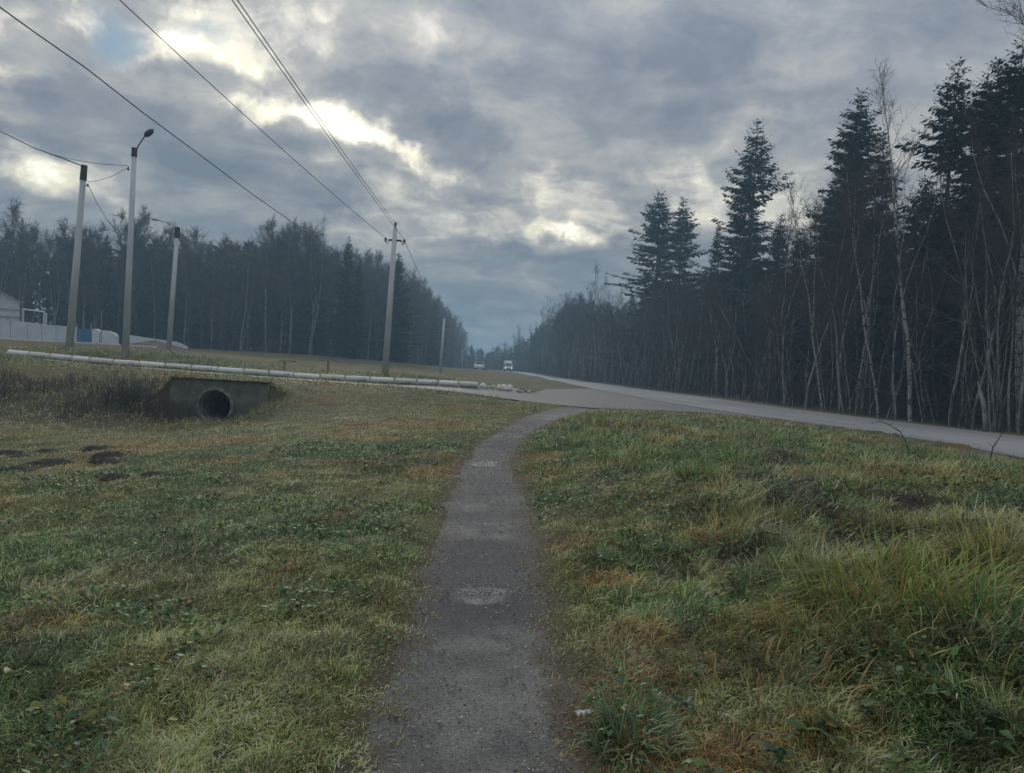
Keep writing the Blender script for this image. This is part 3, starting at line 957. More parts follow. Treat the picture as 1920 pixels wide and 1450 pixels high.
# broad-leaved weeds: a rosette of single leaves
def leaf_mesh(L_, W_, col, droop=.4, lobes=0):
    n = 6
    V, Fc, cc = [], [], []
    for i in range(n + 1):
        t = i / n
        w = W_ * math.sin(math.pi * (.08 + .92 * t) ** .8) * .5
        if lobes and i % 2: w *= .55
        if i == n: w = .001
        zz = .5 * L_ * t - droop * L_ * t * t
        V += [(t * L_, -w, zz + w * .35), (t * L_, 0, zz), (t * L_, w, zz + w * .35)]
        cc += [col, [c * .8 for c in col], col]
    for i in range(n):
        a = i * 3
        Fc += [(a, a + 3, a + 4, a + 1), (a + 1, a + 4, a + 5, a + 2)]
    me = bpy.data.meshes.new('leaf')
    me.from_pydata(V, [], Fc)
    me.materials.append(M['leafy'])
    for p in me.polygons: p.use_smooth = True
    set_col(me, np.array(cc))
    return me


LEAVES = [leaf_mesh(.09, .045, (.07, .13, .04)), leaf_mesh(.11, .03, (.06, .11, .045), .5, 1), leaf_mesh(.07, .05, (.17, .20, .04), .3), leaf_mesh(.10, .04, (.05, .09, .05), .6)]
YLEAF = leaf_mesh(.06, .045, (.30, .27, .05), .15, 1)
WEEDS = [(1500, 1370, 0, 'leafy green weed at the near edge of the bank, among the lowest clump'), (1545, 1355, 2, 'yellow green weed rosette beside the lowest leafy clump'),
         (1585, 1400, 1, 'toothed dark weed below the yellow green rosette'), (1625, 1350, 0, 'round leaved weed below the olive tussock'),
         (1760, 1345, 2, 'bright yellow green seedling in dark grass'), (1800, 1390, 0, 'leafy weed between the bright seedling and the frame corner'),
         (1850, 1380, 3, 'dull blue green weed near the lower right corner'), (1895, 1330, 2, 'pale green weed at the right edge under the tussocks'),
         (1880, 1420, 0, 'broad green weed in the lower right corner'), (1690, 1420, 1, 'toothed weed in the rusty grass at the bottom edge'),
         (1280, 1285, 3, 'grey green weed with folded leaves above the small dark tussock'), (1310, 1240, 0, 'small weed halfway between path and olive tussock'),
         (1455, 1410, 3, 'dark weed at the bottom edge left of the leafy clump'), (70, 1400, 2, 'yellow green weed in the lower left corner'),
         (150, 1430, 2, 'pale weed at the bottom edge near the lower left corner'), (25, 1300, 2, 'yellowish weed against the left edge')]
for i, (a, b, k, lab) in enumerate(WEEDS):
    x0, y0 = G(a, b, .24 if a > 1200 else -.1)
    t = empty('weed_plant', (x0, y0, h1(x0, y0) + .04), random.uniform(0, 6))
    tag(t, lab, 'weed', 'broad leaved weeds in the verge')
    for j in range(9):
        o = bpy.data.objects.new('leaf', LEAVES[(k if j % 3 else (k + 1) % 4)])
        link(o, t)
        s = random.uniform(.5, .95)
        o.scale = (s, s, s)
        o.location = (random.uniform(-.02, .02), random.uniform(-.02, .02), random.uniform(0, .05))
        o.rotation_euler = (random.uniform(-.3, .3), random.uniform(-.35, .25), j * 2.4 + random.uniform(-.3, .3))
FL = [(120, 1385, 'yellow maple leaf lying in the near left grass'), (300, 1300, 'pale yellow leaf lying right of the yellow maple leaf'), (330, 1420, 'small yellow leaf close to the bottom left edge'),
      (118, 1320, 'ochre leaf lying above the yellow maple leaf'), (80, 1165, 'ochre leaf lying in the left grass, farthest from the camera'), (1230, 1062, 'yellow leaf in the right verge near the path bend'),
      (1350, 1125, 'yellow leaf lying on the right bank left of the tussocks'), (1510, 960, 'yellow leaf lying high on the right bank'), (1755, 1225, 'orange yellow leaf caught below the largest tussock'), (1620, 1330, 'yellow leaf in the weeds of the lower right')]
for a, b, lab in FL:
    x0, y0 = G(a, b, .2 if a > 1200 else -.12)
    o = link(bpy.data.objects.new('fallen_leaf', YLEAF))
    o.location = (x0, y0, h1(x0, y0) + .055)
    s = .7 + y0 * .04
    o.scale = (s, s, s)
    o.rotation_euler = (random.uniform(-.3, .3), random.uniform(-.5, 0), random.uniform(0, 6))
    tag(o, lab, 'leaf', 'yellow leaves fallen on the grass')

# litter
x0, y0 = G(1095, 1346, .05)
b = MB()
pv = []
nx_, ny_ = 7, 5
for i in range(nx_):
    for j in range(ny_):
        pv.append(((i / 6 - .5) * .075 + random.uniform(-.004, .004), (j / 4 - .5) * .035 + random.uniform(-.004, .004), abs(math.sin(i * 1.7 + j)) * .014 + random.uniform(0, .006)))
b.add(pv, [(i * ny_ + j, (i + 1) * ny_ + j, (i + 1) * ny_ + j + 1, i * ny_ + j + 1) for i in range(nx_ - 1) for j in range(ny_ - 1)])
o = b.build('paper_scrap', M['paper'])
o.location = (x0, y0, h1(x0, y0) + .03); o.rotation_euler = (0, 0, .3)
tag(o, 'crumpled white scrap lying at the right edge of the path', 'litter')


# dead stalks
def stalk(pts, r, label, Y=None, side=True):
    """pts: pixels from base to tip at one distance Y"""
    P = [Vector(D(a, b_, Y)) for a, b_ in pts]
    zb = h1(P[0].x, P[0].y)
    P[0].z = zb - .05
    o0 = P[0].copy()
    mb = MB()
    mb.tube([p - o0 for p in P], [r * (1 - .7 * i / (len(P) - 1)) for i in range(len(P))], 5)
    if side:
        for i in range(1, len(P) - 1):
            q = (P[i] - o0)
            for s in (-1, 1):
                if random.random() < .7:
                    mb.tube([q, q + Vector((s * random.uniform(.04, .12), random.uniform(-.05, .05), random.uniform(.02, .1)))], [r * .4, r * .15], 4)
    o = mb.build('dead_stalk', M['twig'])
    o.location = o0
    tag(o, label, 'stalk', 'dead stalks sticking out of the grass')


stalk([(1705, 855), (1700, 830), (1688, 810), (1668, 797), (1650, 790), (1632, 795)], .012, 'curved dead stalk arching over the far road edge', 14)
stalk([(1852, 862), (1862, 838), (1880, 812), (1902, 792)], .014, 'dead stalk leaning to the right against the main road', 13)
stalk([(1470, 1290), (1466, 1240), (1462, 1200), (1470, 1165)], .006, 'thin dark stalk rising beside the olive tussock', 4.6, False)
stalk([(1505, 1300), (1500, 1262), (1490, 1235)], .005, 'short dark stalk in front of the thin one on the bank', 4.4, False)
stalk([(398, 1235), (400, 1205), (394, 1180)], .005, 'thin dark stalk standing in the left turf', 4.6, False)
stalk([(423, 1225), (420, 1195), (420, 1175)], .004, 'thinner dark stalk just right of the first one in the left turf', 4.6, False)

# turned-earth mounds
MOLE = [(95, 893, .42, 'largest dark soil heap in the ditch meadow'), (30, 905, .28, 'dark soil heap at the left edge below the row of heaps'), (205, 886, .36, 'dark soil heap right of the largest heap'),
        (198, 903, .30, 'flat soil heap just in front of the right heap'), (185, 860, .36, 'wide flat soil heap farthest to the back'), (12, 860, .36, 'soil heap cut by the left edge'),
        (40, 868, .24, 'small soil heap beside the one cut by the left edge'), (90, 858, .24, 'low soil heap behind the largest heap'), (290, 962, .24, 'faint isolated soil heap towards the path'), (215, 960, .22, 'faint soil heap left of the isolated one')]
for a, b_, r, lab in MOLE:
    x0, y0 = G(a, b_, -.85)
    mb = MB()
    n = 14
    r *= .8
    V = [(0, 0, r * .30)]
    for f, hh in ((.35, .26), (.7, .14), (1.0, -.04)):
        for k in range(n):
            t = 2 * math.pi * k / n
            q = f * r * random.uniform(.7, 1.3)
            V.append((q * math.cos(t) * 1.3, q * math.sin(t), hh * r * random.uniform(.7, 1.3)))
    Fc = [(0, 1 + k, 1 + (k + 1) % n) for k in range(n)]
    for rg in range(2):
        for k in range(n):
            k2 = (k + 1) % n
            Fc.append((1 + rg * n + k, 1 + (rg + 1) * n + k, 1 + (rg + 1) * n + k2, 1 + rg * n + k2))
    mb.add(V, Fc)
    o = mb.build('earth_mound', M['soil'], smooth=True)
    o.location = (x0, y0, h1(x0, y0) + .01)
    o.rotation_euler = (0, 0, random.uniform(0, .6))
    tag(o, lab, 'earth mound', 'dark soil heaps in the ditch meadow')

# ------------------------------------------------------------------ culvert
cul = empty('culvert', (CUX, 28.0, WBOT))
tag(cul, 'round concrete culvert mouth in a dark headwall under the side road', 'culvert')
RIN, RO = .575, .655
n = 40
mb = MB()
outl = []
for k in range(n):
    t = 2 * math.pi * k / n
    dx, dz = math.cos(t), math.sin(t)
    sx = ((WX1 - CUX) if dx > 0 else (CUX - WX0)) / max(abs(dx), 1e-6)
    topz = WTOP + (-.0) - CUZ
    sz = (topz if dz > 0 else (CUZ - WBOT)) / max(abs(dz), 1e-6)
    s = min(sx, sz)
    outl.append((dx * s, dz * s))
zc_ = CUZ - WBOT
# put exact corners in
corners = [(WX1 - CUX, WTOP - CUZ), (WX0 - CUX, WTOP - CUZ), (WX0 - CUX, WBOT - CUZ), (WX1 - CUX, WBOT - CUZ)]
for cx, cz in corners:
    i = min(range(n), key=lambda q: (outl[q][0] - cx) ** 2 + (outl[q][1] - cz) ** 2)
    outl[i] = (cx, cz)
V = []
for y_ in (0.0, .45):
    for k in range(n):
        t = 2 * math.pi * k / n
        V.append((RO * math.cos(t), y_, RO * math.sin(t) + zc_))
    for k in range(n):
        V.append((outl[k][0], y_, outl[k][1] + zc_))
Fc = []
for k in range(n):
    k2 = (k + 1) % n
    Fc.append((k, n + k, n + k2, k2))
    Fc.append((2 * n + k, 2 * n + k2, 3 * n + k2, 3 * n + k))
    Fc.append((n + k, 3 * n + k, 3 * n + k2, n + k2))
mb.add(V, Fc)
mb.build('headwall', M['culvert'], cul, bevel=.015)
mb = MB()
V, Fc = [], []
prof = [(RIN, 3.6), (RIN, -.14), (RIN + .03, -.18), (RO + .02, -.18), (RO + .05, -.12), (RO + .05, .3)]
for (r, y_) in prof:
    for k in range(n):
        t = 2 * math.pi * k / n
        V.append((r * math.cos(t), y_, r * math.sin(t) + zc_))
for i in range(len(prof) - 1):
    for k in range(n):
        k2 = (k + 1) % n
        Fc.append((i * n + k, i * n + k2, (i + 1) * n + k2, (i + 1) * n + k))
Fc.append(tuple(range(n)))
mb.add(V, Fc)
mb.build('pipe_ring', M['ring'], cul, smooth=True)
mb = MB(); mb.box(((WX0 + WX1) / 2 - CUX, .18, WTOP - WBOT + .045), (WX1 - WX0, .5, .06)); mb.build('coping', M['culvert'], cul, bevel=.02)
for s, wx in ():
    mb = MB()
    z1 = WTOP - WBOT - .05
    a0 = (wx, 0.02, 0); a1 = (wx + s * .12, .02, 0); b0 = (wx + s * .5, -.7, 0); b1 = (wx + s * .64, -.6, 0)
    mb.add([a0, a1, b1, b0, (a0[0], a0[1], z1), (a1[0], a1[1], z1), (b1[0], b1[1], z1 * .55), (b0[0], b0[1], z1 * .55)],
           [(0, 1, 2, 3), (4, 7, 6, 5), (0, 4, 5, 1), (1, 5, 6, 2), (2, 6, 7, 3), (3, 7, 4, 0)])
    mb.build('wing_wall', M['culvert'], cul)

# ------------------------------------------------------------------ whitewashed pipe sections along the side road
WHITES = [M['white'], noisy('yellowed whitewash', (0.30, 0.30, 0.26), (0.60, 0.61, 0.55), 3.0, 0.8, 0.3, lo=0.32, hi=0.5, bump=0.25), noisy('grey flaking whitewash', (0.24, 0.24, 0.25), (0.66, 0.67, 0.70), 2.5, 0.8, 0.3, lo=0.38, hi=0.52, bump=0.25)]
joints = [15, 55, 95, 137, 170, 214, 262, 311, 360, 409, 458, 505, 551, 601, 648, 694, 740, 782, 822, 860, 898]
ybase = lambda px: np.interp(px, [15, 200, 400, 600, 722, 900], [667, 684, 698.5, 713, 719, 728])
PR = .15
for i in range(len(joints) - 1):
    a, b_ = joints[i], joints[i + 1]
    A = Vector(D(a, ybase(a), 38)); B = Vector(D(b_, ybase(b_), 38))
    A.z += PR; B.z += PR
    j = random.uniform(-.02, .02)
    A.y += j; B.y += j + random.uniform(-.03, .03); A.z += random.uniform(-.012, .012); B.z += random.uniform(-.012, .012)
    L_ = (B - A).length - .08
    dirv = (B - A).normalized()
    mb = MB()
    mb.tube([(0, 0, 0), (L_ * .04, 0, 0), (L_ * .5, 0, 0), (L_ * .96, 0, 0), (L_, 0, 0)], [PR * .93, PR, PR * 1.01, PR, PR * .93], 16)
    o = mb.build('kerb_pipe', WHITES[i * 7 % 3], smooth=True)
    o.location = A + dirv * .025
    o.rotation_euler = dirv.to_track_quat('X', 'Z').to_euler()
    nth = ['leftmost', 'second', 'third', 'fourth', 'fifth', 'sixth', 'seventh', 'eighth', 'ninth', 'tenth', 'eleventh', 'twelfth', 'thirteenth', 'fourteenth', 'fifteenth', 'sixteenth', 'seventeenth', 'eighteenth', 'nineteenth', 'last']
    extra = {0: 'at the far corner', 7: 'above the culvert\'s left side', 8: 'directly above the culvert mouth', 15: 'left of the tall power pole', 16: 'right of the tall power pole', 19: 'beside the broken pieces'}.get(i, 'in the row along the side road')
    tag(o, f'{nth[i]} whitewashed kerb pipe from the left, {extra}', 'kerb pipe', 'whitewashed pipes laid along the side road')
# a stub of kerb turning the corner at the left
A = Vector(D(-14, 652, 46)); B = Vector(D(14, 655, 46))
mb = MB(); mb.tube([A, B], PR, 14); o = mb.build('kerb_pipe', M['white'], smooth=True)
tag(o, 'short whitewashed pipe behind the left end of the row', 'kerb pipe', 'whitewashed pipes laid along the side road')


def chunk(c, s, mt, name, parent=None, seed=0):
    r_ = random.Random(seed)
    mb = MB()
    n1, n2 = 4, 5
    V = [(0, 0, -s[2] / 2)]
    for i in range(1, n1):
        ph = math.pi * i / n1
        for k in range(n2):
            t = 2 * math.pi * k / n2
            q = r_.uniform(.6, 1.4)
            V.append((s[0] / 2 * math.sin(ph) * math.cos(t) * q, s[1] / 2 * math.sin(ph) * math.sin(t) * q, -s[2] / 2 * math.cos(ph) * r_.uniform(.85, 1.1)))
    V.append((0, 0, s[2] / 2))
    Fc = [(0, 1 + (k + 1) % n2, 1 + k) for k in range(n2)]
    for i in range(n1 - 2):
        for k in range(n2):
            k2 = (k + 1) % n2
            Fc.append((1 + i * n2 + k, 1 + i * n2 + k2, 1 + (i + 1) * n2 + k2, 1 + (i + 1) * n2 + k))
    e = len(V) - 1
    Fc += [(e, 1 + (n1 - 2) * n2 + k, 1 + (n1 - 2) * n2 + (k + 1) % n2) for k in range(n2)]
    mb.add(V, Fc)
    o = mb.build(name, mt, parent)
    o.location = c
    return o


CH = [(905, 724, .34, .30, 'upright broken white piece next to the last pipe'), (914, 725, .30, .22, 'small pale fragment behind the upright piece'), (926, 726, .42, .22, 'tilted broken piece right of the upright one'),
      (936, 723, .22, .30, 'thin pale fragment pointing up'), (945, 725, .46, .34, 'largest broken white piece with a dark hollow'), (957, 725, .52, .34, 'smooth white broken piece in the middle of the heap'),
      (968, 728, .50, .18, 'flat pale piece right of the smooth one'), (979, 729, .45, .14, 'low whitish fragment towards the road'), (991, 730, .42, .14, 'dark outermost fragment at the junction')]
for i, (a, b_, sx, sz, lab) in enumerate(CH):
    p = D(a, b_, 38.6 + .35 * (i % 3))
    zz = h1(p[0], p[1])
    o = chunk((p[0], p[1], zz + sz * .4), (sx * 1.15, sx * .8, sz * 1.25), M['white'] if i in (0, 4, 5, 3) else M['break'], 'broken_kerb_piece', seed=i)
    o.rotation_euler = (random.uniform(-.4, .4), random.uniform(-.4, .4), random.uniform(0, 3))
    tag(o, lab, 'concrete piece', 'broken kerb pieces at the end of the pipe row')
# dumped soil among the pieces
p = D(940, 730, 39.6)
mb = MB()
V = [(0, 0, .18)] + [(2.0 * math.cos(t) * random.uniform(.8, 1.1), .5 * math.sin(t), -.05) for t in np.linspace(0, 6.283, 17)[:-1]]
mb.add(V, [(0, 1 + k, 1 + (k + 1) % 16) for k in range(16)])
o = mb.build('soil_heap', M['soil'], smooth=True); o.location = (p[0], p[1], h1(p[0], p[1]))
tag(o, 'low spread of dark soil under the broken kerb pieces', 'soil heap')


# ------------------------------------------------------------------ poles and wires
def pole(base_px, top_px, Y, r0, r1, label, name, cat, mt=None, n=10, sink=.3):
    A = Vector(D(*base_px, Y)); B = Vector(D(*top_px, Y))
    zg = h1(A.x, A.y)
    d = (B - A)
    A2 = A - d.normalized() * (max(0, A.z - zg) + sink)
    t = empty(name, (A2.x, A2.y, zg))
    tag(t, label, cat)
    mb = MB()
    o0 = Vector((A2.x, A2.y, zg))
    mb.tube([A2 - o0, (A2 + (B - A2) * .5) - o0, B - o0], [r0, (r0 + r1) / 2, r1], n)
    mb.build('shaft', mt or M['pole'], t, smooth=True)
    return t, o0, A2, B


# lamp pole nearest the wires on the left
t2, o2, a2, b2 = pole((235, 664), (252, 282), 40.5, .19, .125, 'tallest concrete lamp pole with a tilted lamp head, second from the left', 'street_lamp', 'lamp pole')
mb = MB(); q = b2 - o2
mb.tube([q + Vector((0, 0, -.35)), q + Vector((0, 0, .12))], .15, 10); mb.build('clamp', M['dark'], t2)
arm_end = Vector(D(272, 255, 40.5)) - o2
mb = MB(); mb.tube([q + Vector((.05, 0, -.1)), q + Vector((.2, 0, .25)), arm_end], .035, 8); mb.build('arm', M['dark'], t2, smooth=True)
mb = MB(); e2 = Vector(D(288, 243, 40.5)) - o2
dv = (e2 - arm_end)
mb.tube([arm_end - dv * .05, arm_end + dv * .25, arm_end + dv * .7, e2], [.07, .16, .15, .05], 10)
mb.build('lamp_head', M['dark'], t2, smooth=True)
mb = MB(); mb.tube([Vector((0, 0, 0)), Vector((0, 0, -.18))], [.04, .07], 8); ins2 = mb.build('insulator', M['porcelain'], t2)
pI2 = Vector(D(241, 313, 40.5)); ins2.location = pI2 - o2

t1, o1, a1, b1 = pole((130, 652), (158, 312), 43, .22, .15, 'leftmost leaning concrete pole with a dark cap and cables', 'utility_pole', 'utility pole')
mb = MB(); q = b1 - o1; ax = (b1 - a1).normalized()
mb.tube([q - ax * .8, q + ax * .05], [.19, .17], 10); mb.build('cap', M['dark'], t1)
mb = MB(); br = Vector(D(165, 345, 43)); mb.tube([q - ax * 1.3, br - o1], .02, 6); mb.build('bracket', M['dark'], t1)
mb = MB(); mb.tube([(0, 0, .02), (0, 0, -.16)], [.03, .06], 8); i1 = mb.build('insulator', M['porcelain'], t1); i1.location = br - o1

t3, o3, a3, b3 = pole((316, 660), (333, 428), 52, .19, .13, 'shorter concrete lamp pole with a long thin arm to the left', 'street_lamp', 'lamp pole')
mb = MB(); q = b3 - o3; ax = (b3 - a3).normalized()
mb.tube([q - ax * .7, q + ax * .05], [.19, .19], 4); mb.build('cap', M['dark'], t3)
mb = MB(); e3 = Vector(D(296, 413, 52)); mb.tube([q - ax * .15, Vector(D(312, 417, 52)) - o3, e3 - o3], .03, 6); mb.build('arm', M['metal'], t3, smooth=True)
mb = MB(); mb.tube([e3 - o3, Vector(D(286, 411, 52)) - o3], [.05, .1], 8); mb.build('lamp_head', M['metal'], t3)

# power pole with cross arm
t4, o4, a4, b4 = pole((722, 700), (741, 428), 42, .19, .12, 'tall concrete power pole with a crossarm and three insulators', 'power_pole', 'power pole')
q = b4 - o4
mb = MB(); mb.tube([q, Vector(D(741.5, 421, 42)) - o4], [.05, .04], 8); mb.build('top_pin', M['dark'], t4)
cl, crr = Vector(D(723, 450, 42)), Vector(D(758, 453, 42))
mb = MB(); mb.tube([Vector(D(729, 450, 42)) - o4, Vector(D(753, 452, 42)) - o4], .055, 6); mb.build('crossarm', M['dark'], t4)
for pt, s in ((Vector(D(741.5, 421, 42)), 1), (cl, 1), (crr, 1)):
    mb = MB(); mb.tube([(0, 0, -.12), (0, 0, -.02), (0, 0, .03), (0, 0, .14)], [.02, .07, .08, .035], 10)
    o = mb.build('insulator', M['porcelain'], t4, smooth=True); o.location = pt - o4
for a, b_ in (((729, 450), (722.5, 453)), ((753, 452), (757.5, 456))):
    mb = MB(); mb.tube([Vector(D(*a, 42)) - o4, Vector(D(a[0] * .5 + b_[0] * .5, max(a[1], b_[1]) + 4, 42)) - o4, Vector(D(*b_, 42)) - o4], .025, 6); mb.build('hook', M['dark'], t4)

t5, o5, a5, b5 = pole((825, 702), (833, 598), 85, .17, .11, 'distant lamp pole with a short arm near the road bend', 'street_lamp', 'lamp pole')
mb = MB(); mb.tube([Vector(D(832, 616, 85)) - o5, Vector(D(834, 612, 85)) - o5, Vector(D(838, 609, 85)) - o5], .05, 6); mb.build('arm', M['metal'], t5)
mb = MB(); mb.tube([Vector(D(837, 609.5, 85)) - o5, Vector(D(841, 608, 85)) - o5], [.07, .11], 8); mb.build('lamp_head', M['metal'], t5)
t6, o6, a6, b6 = pole((866, 692), (867, 655), 170, .14, .10, 'faintest pole, small and thin before the far wood', 'street_lamp', 'lamp pole')


def wire(A, B, sag, r, label, n=28, name='power_line'):
    A, B = Vector(A), Vector(B)
    pts = []
    for i in range(n + 1):
        t = i / n
        p = A.lerp(B, t); p.z -= sag * 4 * t * (1 - t)
        pts.append(p)
    mb = MB(); mb.tube([p - A for p in pts], r, 5)
    o = mb.build(name, M['wire'], smooth=True)
    o.location = A
    tag(o, label, 'cable', 'overhead cables')
    return o


def back(px, py, Y):
    return Vector(D(px, py, Y))


TOP = Vector(D(741.5, 420, 42)); LI = cl + Vector((0, 0, .1)); RI = crr + Vector((0, 0, .1))


def wire_px(B, p1, p2, Y1, label, r, sagpx=None, name='power_line'):
    """from fixed end B towards and past the pixel p1 on the picture's border"""
    A = Vector(D(*p1, Y1))
    d = A - B
    mid = Vector(D(*p2[:2], p2[2])) if p2 else None
    pts = []
    far = A + d * .9
    far.z += .4
    n = 40
    for i in range(n + 1):
        t = i / n
        if mid is not None:
            # quadratic through B, mid (t=.3), A (t=.526), far
            pass
        p = B.lerp(far, t)
        p.z -= (sagpx or 0) * 4 * t * (1 - t)
        pts.append(p)
    mb = MB(); mb.tube([p - B for p in pts], r, 5)
    o = mb.build(name, M['wire'], smooth=True); o.location = B
    tag(o, label, 'cable', 'overhead cables')


wire_px(TOP, (448, 0), None, 14, 'right one of the close pair of cables to the pole top', .010, .25)
wire_px(RI, (438, 0), None, 14, 'left one of the close pair of cables to the power pole', .010, .25)
wire_px(LI, (247, 0), None, 17, 'cable from the left insulator up past the pair', .012, .45)
FARP = Vector(D(646, 470, 118))
pf, of_, af, bf = pole((645, 690), (648, 482), 136, .16, .12, 'thin pole hidden in the trees where the heavy cable ends', 'utility_pole', 'utility pole', M['wood'])
mb = MB()
P1 = [Vector(D(a, b_, Y)) for a, b_, Y in ((648, 483, 136), (560, 425, 70), (470, 362, 47), (370, 287, 34), (270, 213, 27), (160, 127, 22), (75, 68, 19.5), (0, 14, 17.7), (-120, -75, 15))]
mb.tube([p - P1[0] for p in P1], [.035, .03, .026, .022, .02, .018, .017, .017, .017], 6)
o = mb.build('power_line', M['wire'], smooth=True); o.location = P1[0]
tag(o, 'heaviest cable sweeping from the upper left corner down to the trees', 'cable', 'overhead cables')
# left service cables
W = [(-60, 218, 33), (0, 246, 36), (60, 276, 39), (125, 300, 42), (156, 312, 43)]
mb = MB(); P = [Vector(D(*w)) for w in W]; mb.tube([p - P[0] for p in P], [.016, .018, .022, .03, .03], 5)
o = mb.build('power_line', M['wire'], smooth=True); o.location = P[0]
tag(o, 'thick service cable from the left edge to the dark pole cap', 'cable', 'overhead cables')
W = [(95, 289, 40), (125, 297, 40.3), (150, 302, 40.5), (190, 308, 40.5), (240, 311, 40.5)]
mb = MB(); P = [Vector(D(*w)) for w in W]; mb.tube([p - P[0] for p in P], .013, 5)
o = mb.build('power_line', M['wire'], smooth=True); o.location = P[0]
tag(o, 'thin branch cable running level to the tallest lamp pole', 'cable', 'overhead cables')
W = [(165, 341, 43), (185, 339, 42.3), (210, 331, 41.6), (238, 316, 40.5)]
mb = MB(); P = [Vector(D(*w)) for w in W]; mb.tube([p - P[0] for p in P], .013, 5)
o = mb.build('power_line', M['wire'], smooth=True); o.location = P[0]
tag(o, 'slack cable hanging between the two leftmost poles', 'cable', 'overhead cables')
W = [(166, 348, 43), (180, 378, 55), (198, 408, 72), (222, 442, 100)]
mb = MB(); P = [Vector(D(*w)) for w in W]; mb.tube([p - P[0] for p in P], [.015, .02, .025, .03], 5)
o = mb.build('power_line', M['wire'], smooth=True); o.location = P[0]
tag(o, 'cable running down from the leftmost pole towards the wood', 'cable', 'overhead cables')
W = [(758, 452, 42), (770, 478, 55), (785, 512, 80), (800, 545, 120), (833, 600, 160)]
mb = MB(); P = [Vector(D(*w)) for w in W]; mb.tube([p - P[0] for p in P], [.012, .016, .02, .024, .03], 5)
o = mb.build('power_line', M['wire'], smooth=True); o.location = P[0]
tag(o, 'cable leading on from the power pole along the left wood', 'cable', 'overhead cables')

# ------------------------------------------------------------------ compound at the far left
fence = empty('panel_fence', D(60, 636, 95))
tag(fence, 'pale blue white sheet fence in front of the gabled hall', 'fence')
f0 = Vector(fence.location)
cuts = [-60, -20, 20, 52, 78, 105, 128, 144]
tops = lambda x: np.interp(x, [-60, 0, 40, 80, 125, 144], [596, 600, 603, 608, 612, 614])
bots = lambda x: np.interp(x, [-60, 0, 80, 144], [632, 636, 641, 645])
for i in range(len(cuts) - 1):
    a, b_ = cuts[i] + .6, cuts[i + 1] - .6
    p = [Vector(D(a, bots(a), 95)), Vector(D(b_, bots(b_), 95)), Vector(D(b_, tops(b_), 95)), Vector(D(a, tops(a), 95))]
    mb = MB()
    V = [q_ - f0 for q_ in p] + [q_ - f0 + Vector((0, .12, 0)) for q_ in p]
    V[0].z -= .5; V[1].z -= .5; V[4].z -= .5; V[5].z -= .5
    mb.add(V, [(0, 1, 2, 3), (7, 6, 5, 4), (0, 3, 7, 4), (1, 5, 6, 2), (3, 2, 6, 7), (0, 4, 5, 1)])
    mb.build('fence_panel', M['panel'], fence)
for x in cuts:
    mb = MB(); p = Vector(D(x, bots(x), 95.15)); q = Vector(D(x, tops(x) - 1, 95.15)); mb.tube([p - f0 - Vector((0, 0, .5)), q - f0], .06, 6)
    mb.build('post', M['metal'], fence)

gate = empty('steel_gate', D(156, 646, 95)); g0 = Vector(gate.location)
tag(gate, 'deep blue steel gate between the fence and the white tank like panels', 'gate')
for i, (a, b_) in enumerate(((144.5, 156.5), (158, 170.5))):
    mb = MB(); p0, p1 = Vector(D(a, 646, 95)), Vector(D(b_, 646, 95)); q0 = Vector(D(a, 617, 95))
    hgt = q0.z - p0.z + .4
    mb.box(((p0 + p1) / 2 - g0 + Vector((0, 0, hgt / 2 - .4))), ((p1 - p0).length, .1, hgt)); mb.build('leaf_panel', M['blue'], gate)
for x in (144, 157.3, 171):
    mb = MB(); mb.tube([Vector(D(x, 646, 95.2)) - g0 - Vector((0, 0, .4)), Vector(D(x, 606, 95.2)) - g0], .09, 6); mb.build('post', M['metal'], gate)

# rounded white panels / walls right of the gate
for (a, b_, t0, t1, bs, lab) in ((172, 186, 617, 619, 647, 'narrow white wall panel just right of the blue gate'), (188, 217, 619, 626, 648, 'wide white wall panel with a dropped right corner')):
    P = [Vector(D(a, bs + 4, 95)), Vector(D(b_, bs + 4, 95)), Vector(D(b_, t1 + 4, 95)), Vector(D(b_ - 4, t1 - 1, 95)), Vector(D((a + b_) / 2, (t0 + t1) / 2 - 1.5, 95)), Vector(D(a, t0, 95))]
    c0 = P[0].copy(); mb = MB(); k = len(P)
    mb.add([p - c0 for p in P] + [p - c0 + Vector((0, .8, 0)) for p in P], [tuple(range(k)), tuple(range(2 * k - 1, k - 1, -1))] + [(i, k + i, k + (i + 1) % k, (i + 1) % k) for i in range(k)])
    o = mb.build('wall_panel', M['wallw']); o.location = c0
    tag(o, lab, 'wall panel')
P = [(238, 655), (352, 662), (350, 650), (330, 641), (285, 635), (238, 628)]
P = [Vector(D(a, b_, 98)) for a, b_ in P]; c0 = P[0].copy(); k = len(P); mb = MB()
mb.add([p - c0 for p in P] + [p - c0 + Vector((0, .3, 0)) for p in P], [tuple(range(k)), tuple(range(2 * k - 1, k - 1, -1))] + [(i, k + i, k + (i + 1) % k, (i + 1) % k) for i in range(k)])
o = mb.build('boundary_wall', M['wallw']); o.location = c0
tag(o, 'low pale wall sinking towards the right behind the lamp poles', 'wall')
# mast poles behind
for (x, yb, yt, Y, r, lab) in ((190, 648, 583, 93, .06, 'thin white mast by the wide wall panel'), (177, 648, 588, 96, .04, 'faint mast right of the blue gate'), (38, 600, 520, 108, .05, 'thin mast beside the hall')):
    A = Vector(D(x, yb, Y)); B = Vector(D(x, yt, Y)); zg = h1(A.x, A.y); mb = MB(); mb.tube([Vector((0, 0, min(0, zg - A.z) - .2)), B - A], [r, r * .8], 6)
    o = mb.build('mast', M['metal']); o.location = A; tag(o, lab, 'mast')
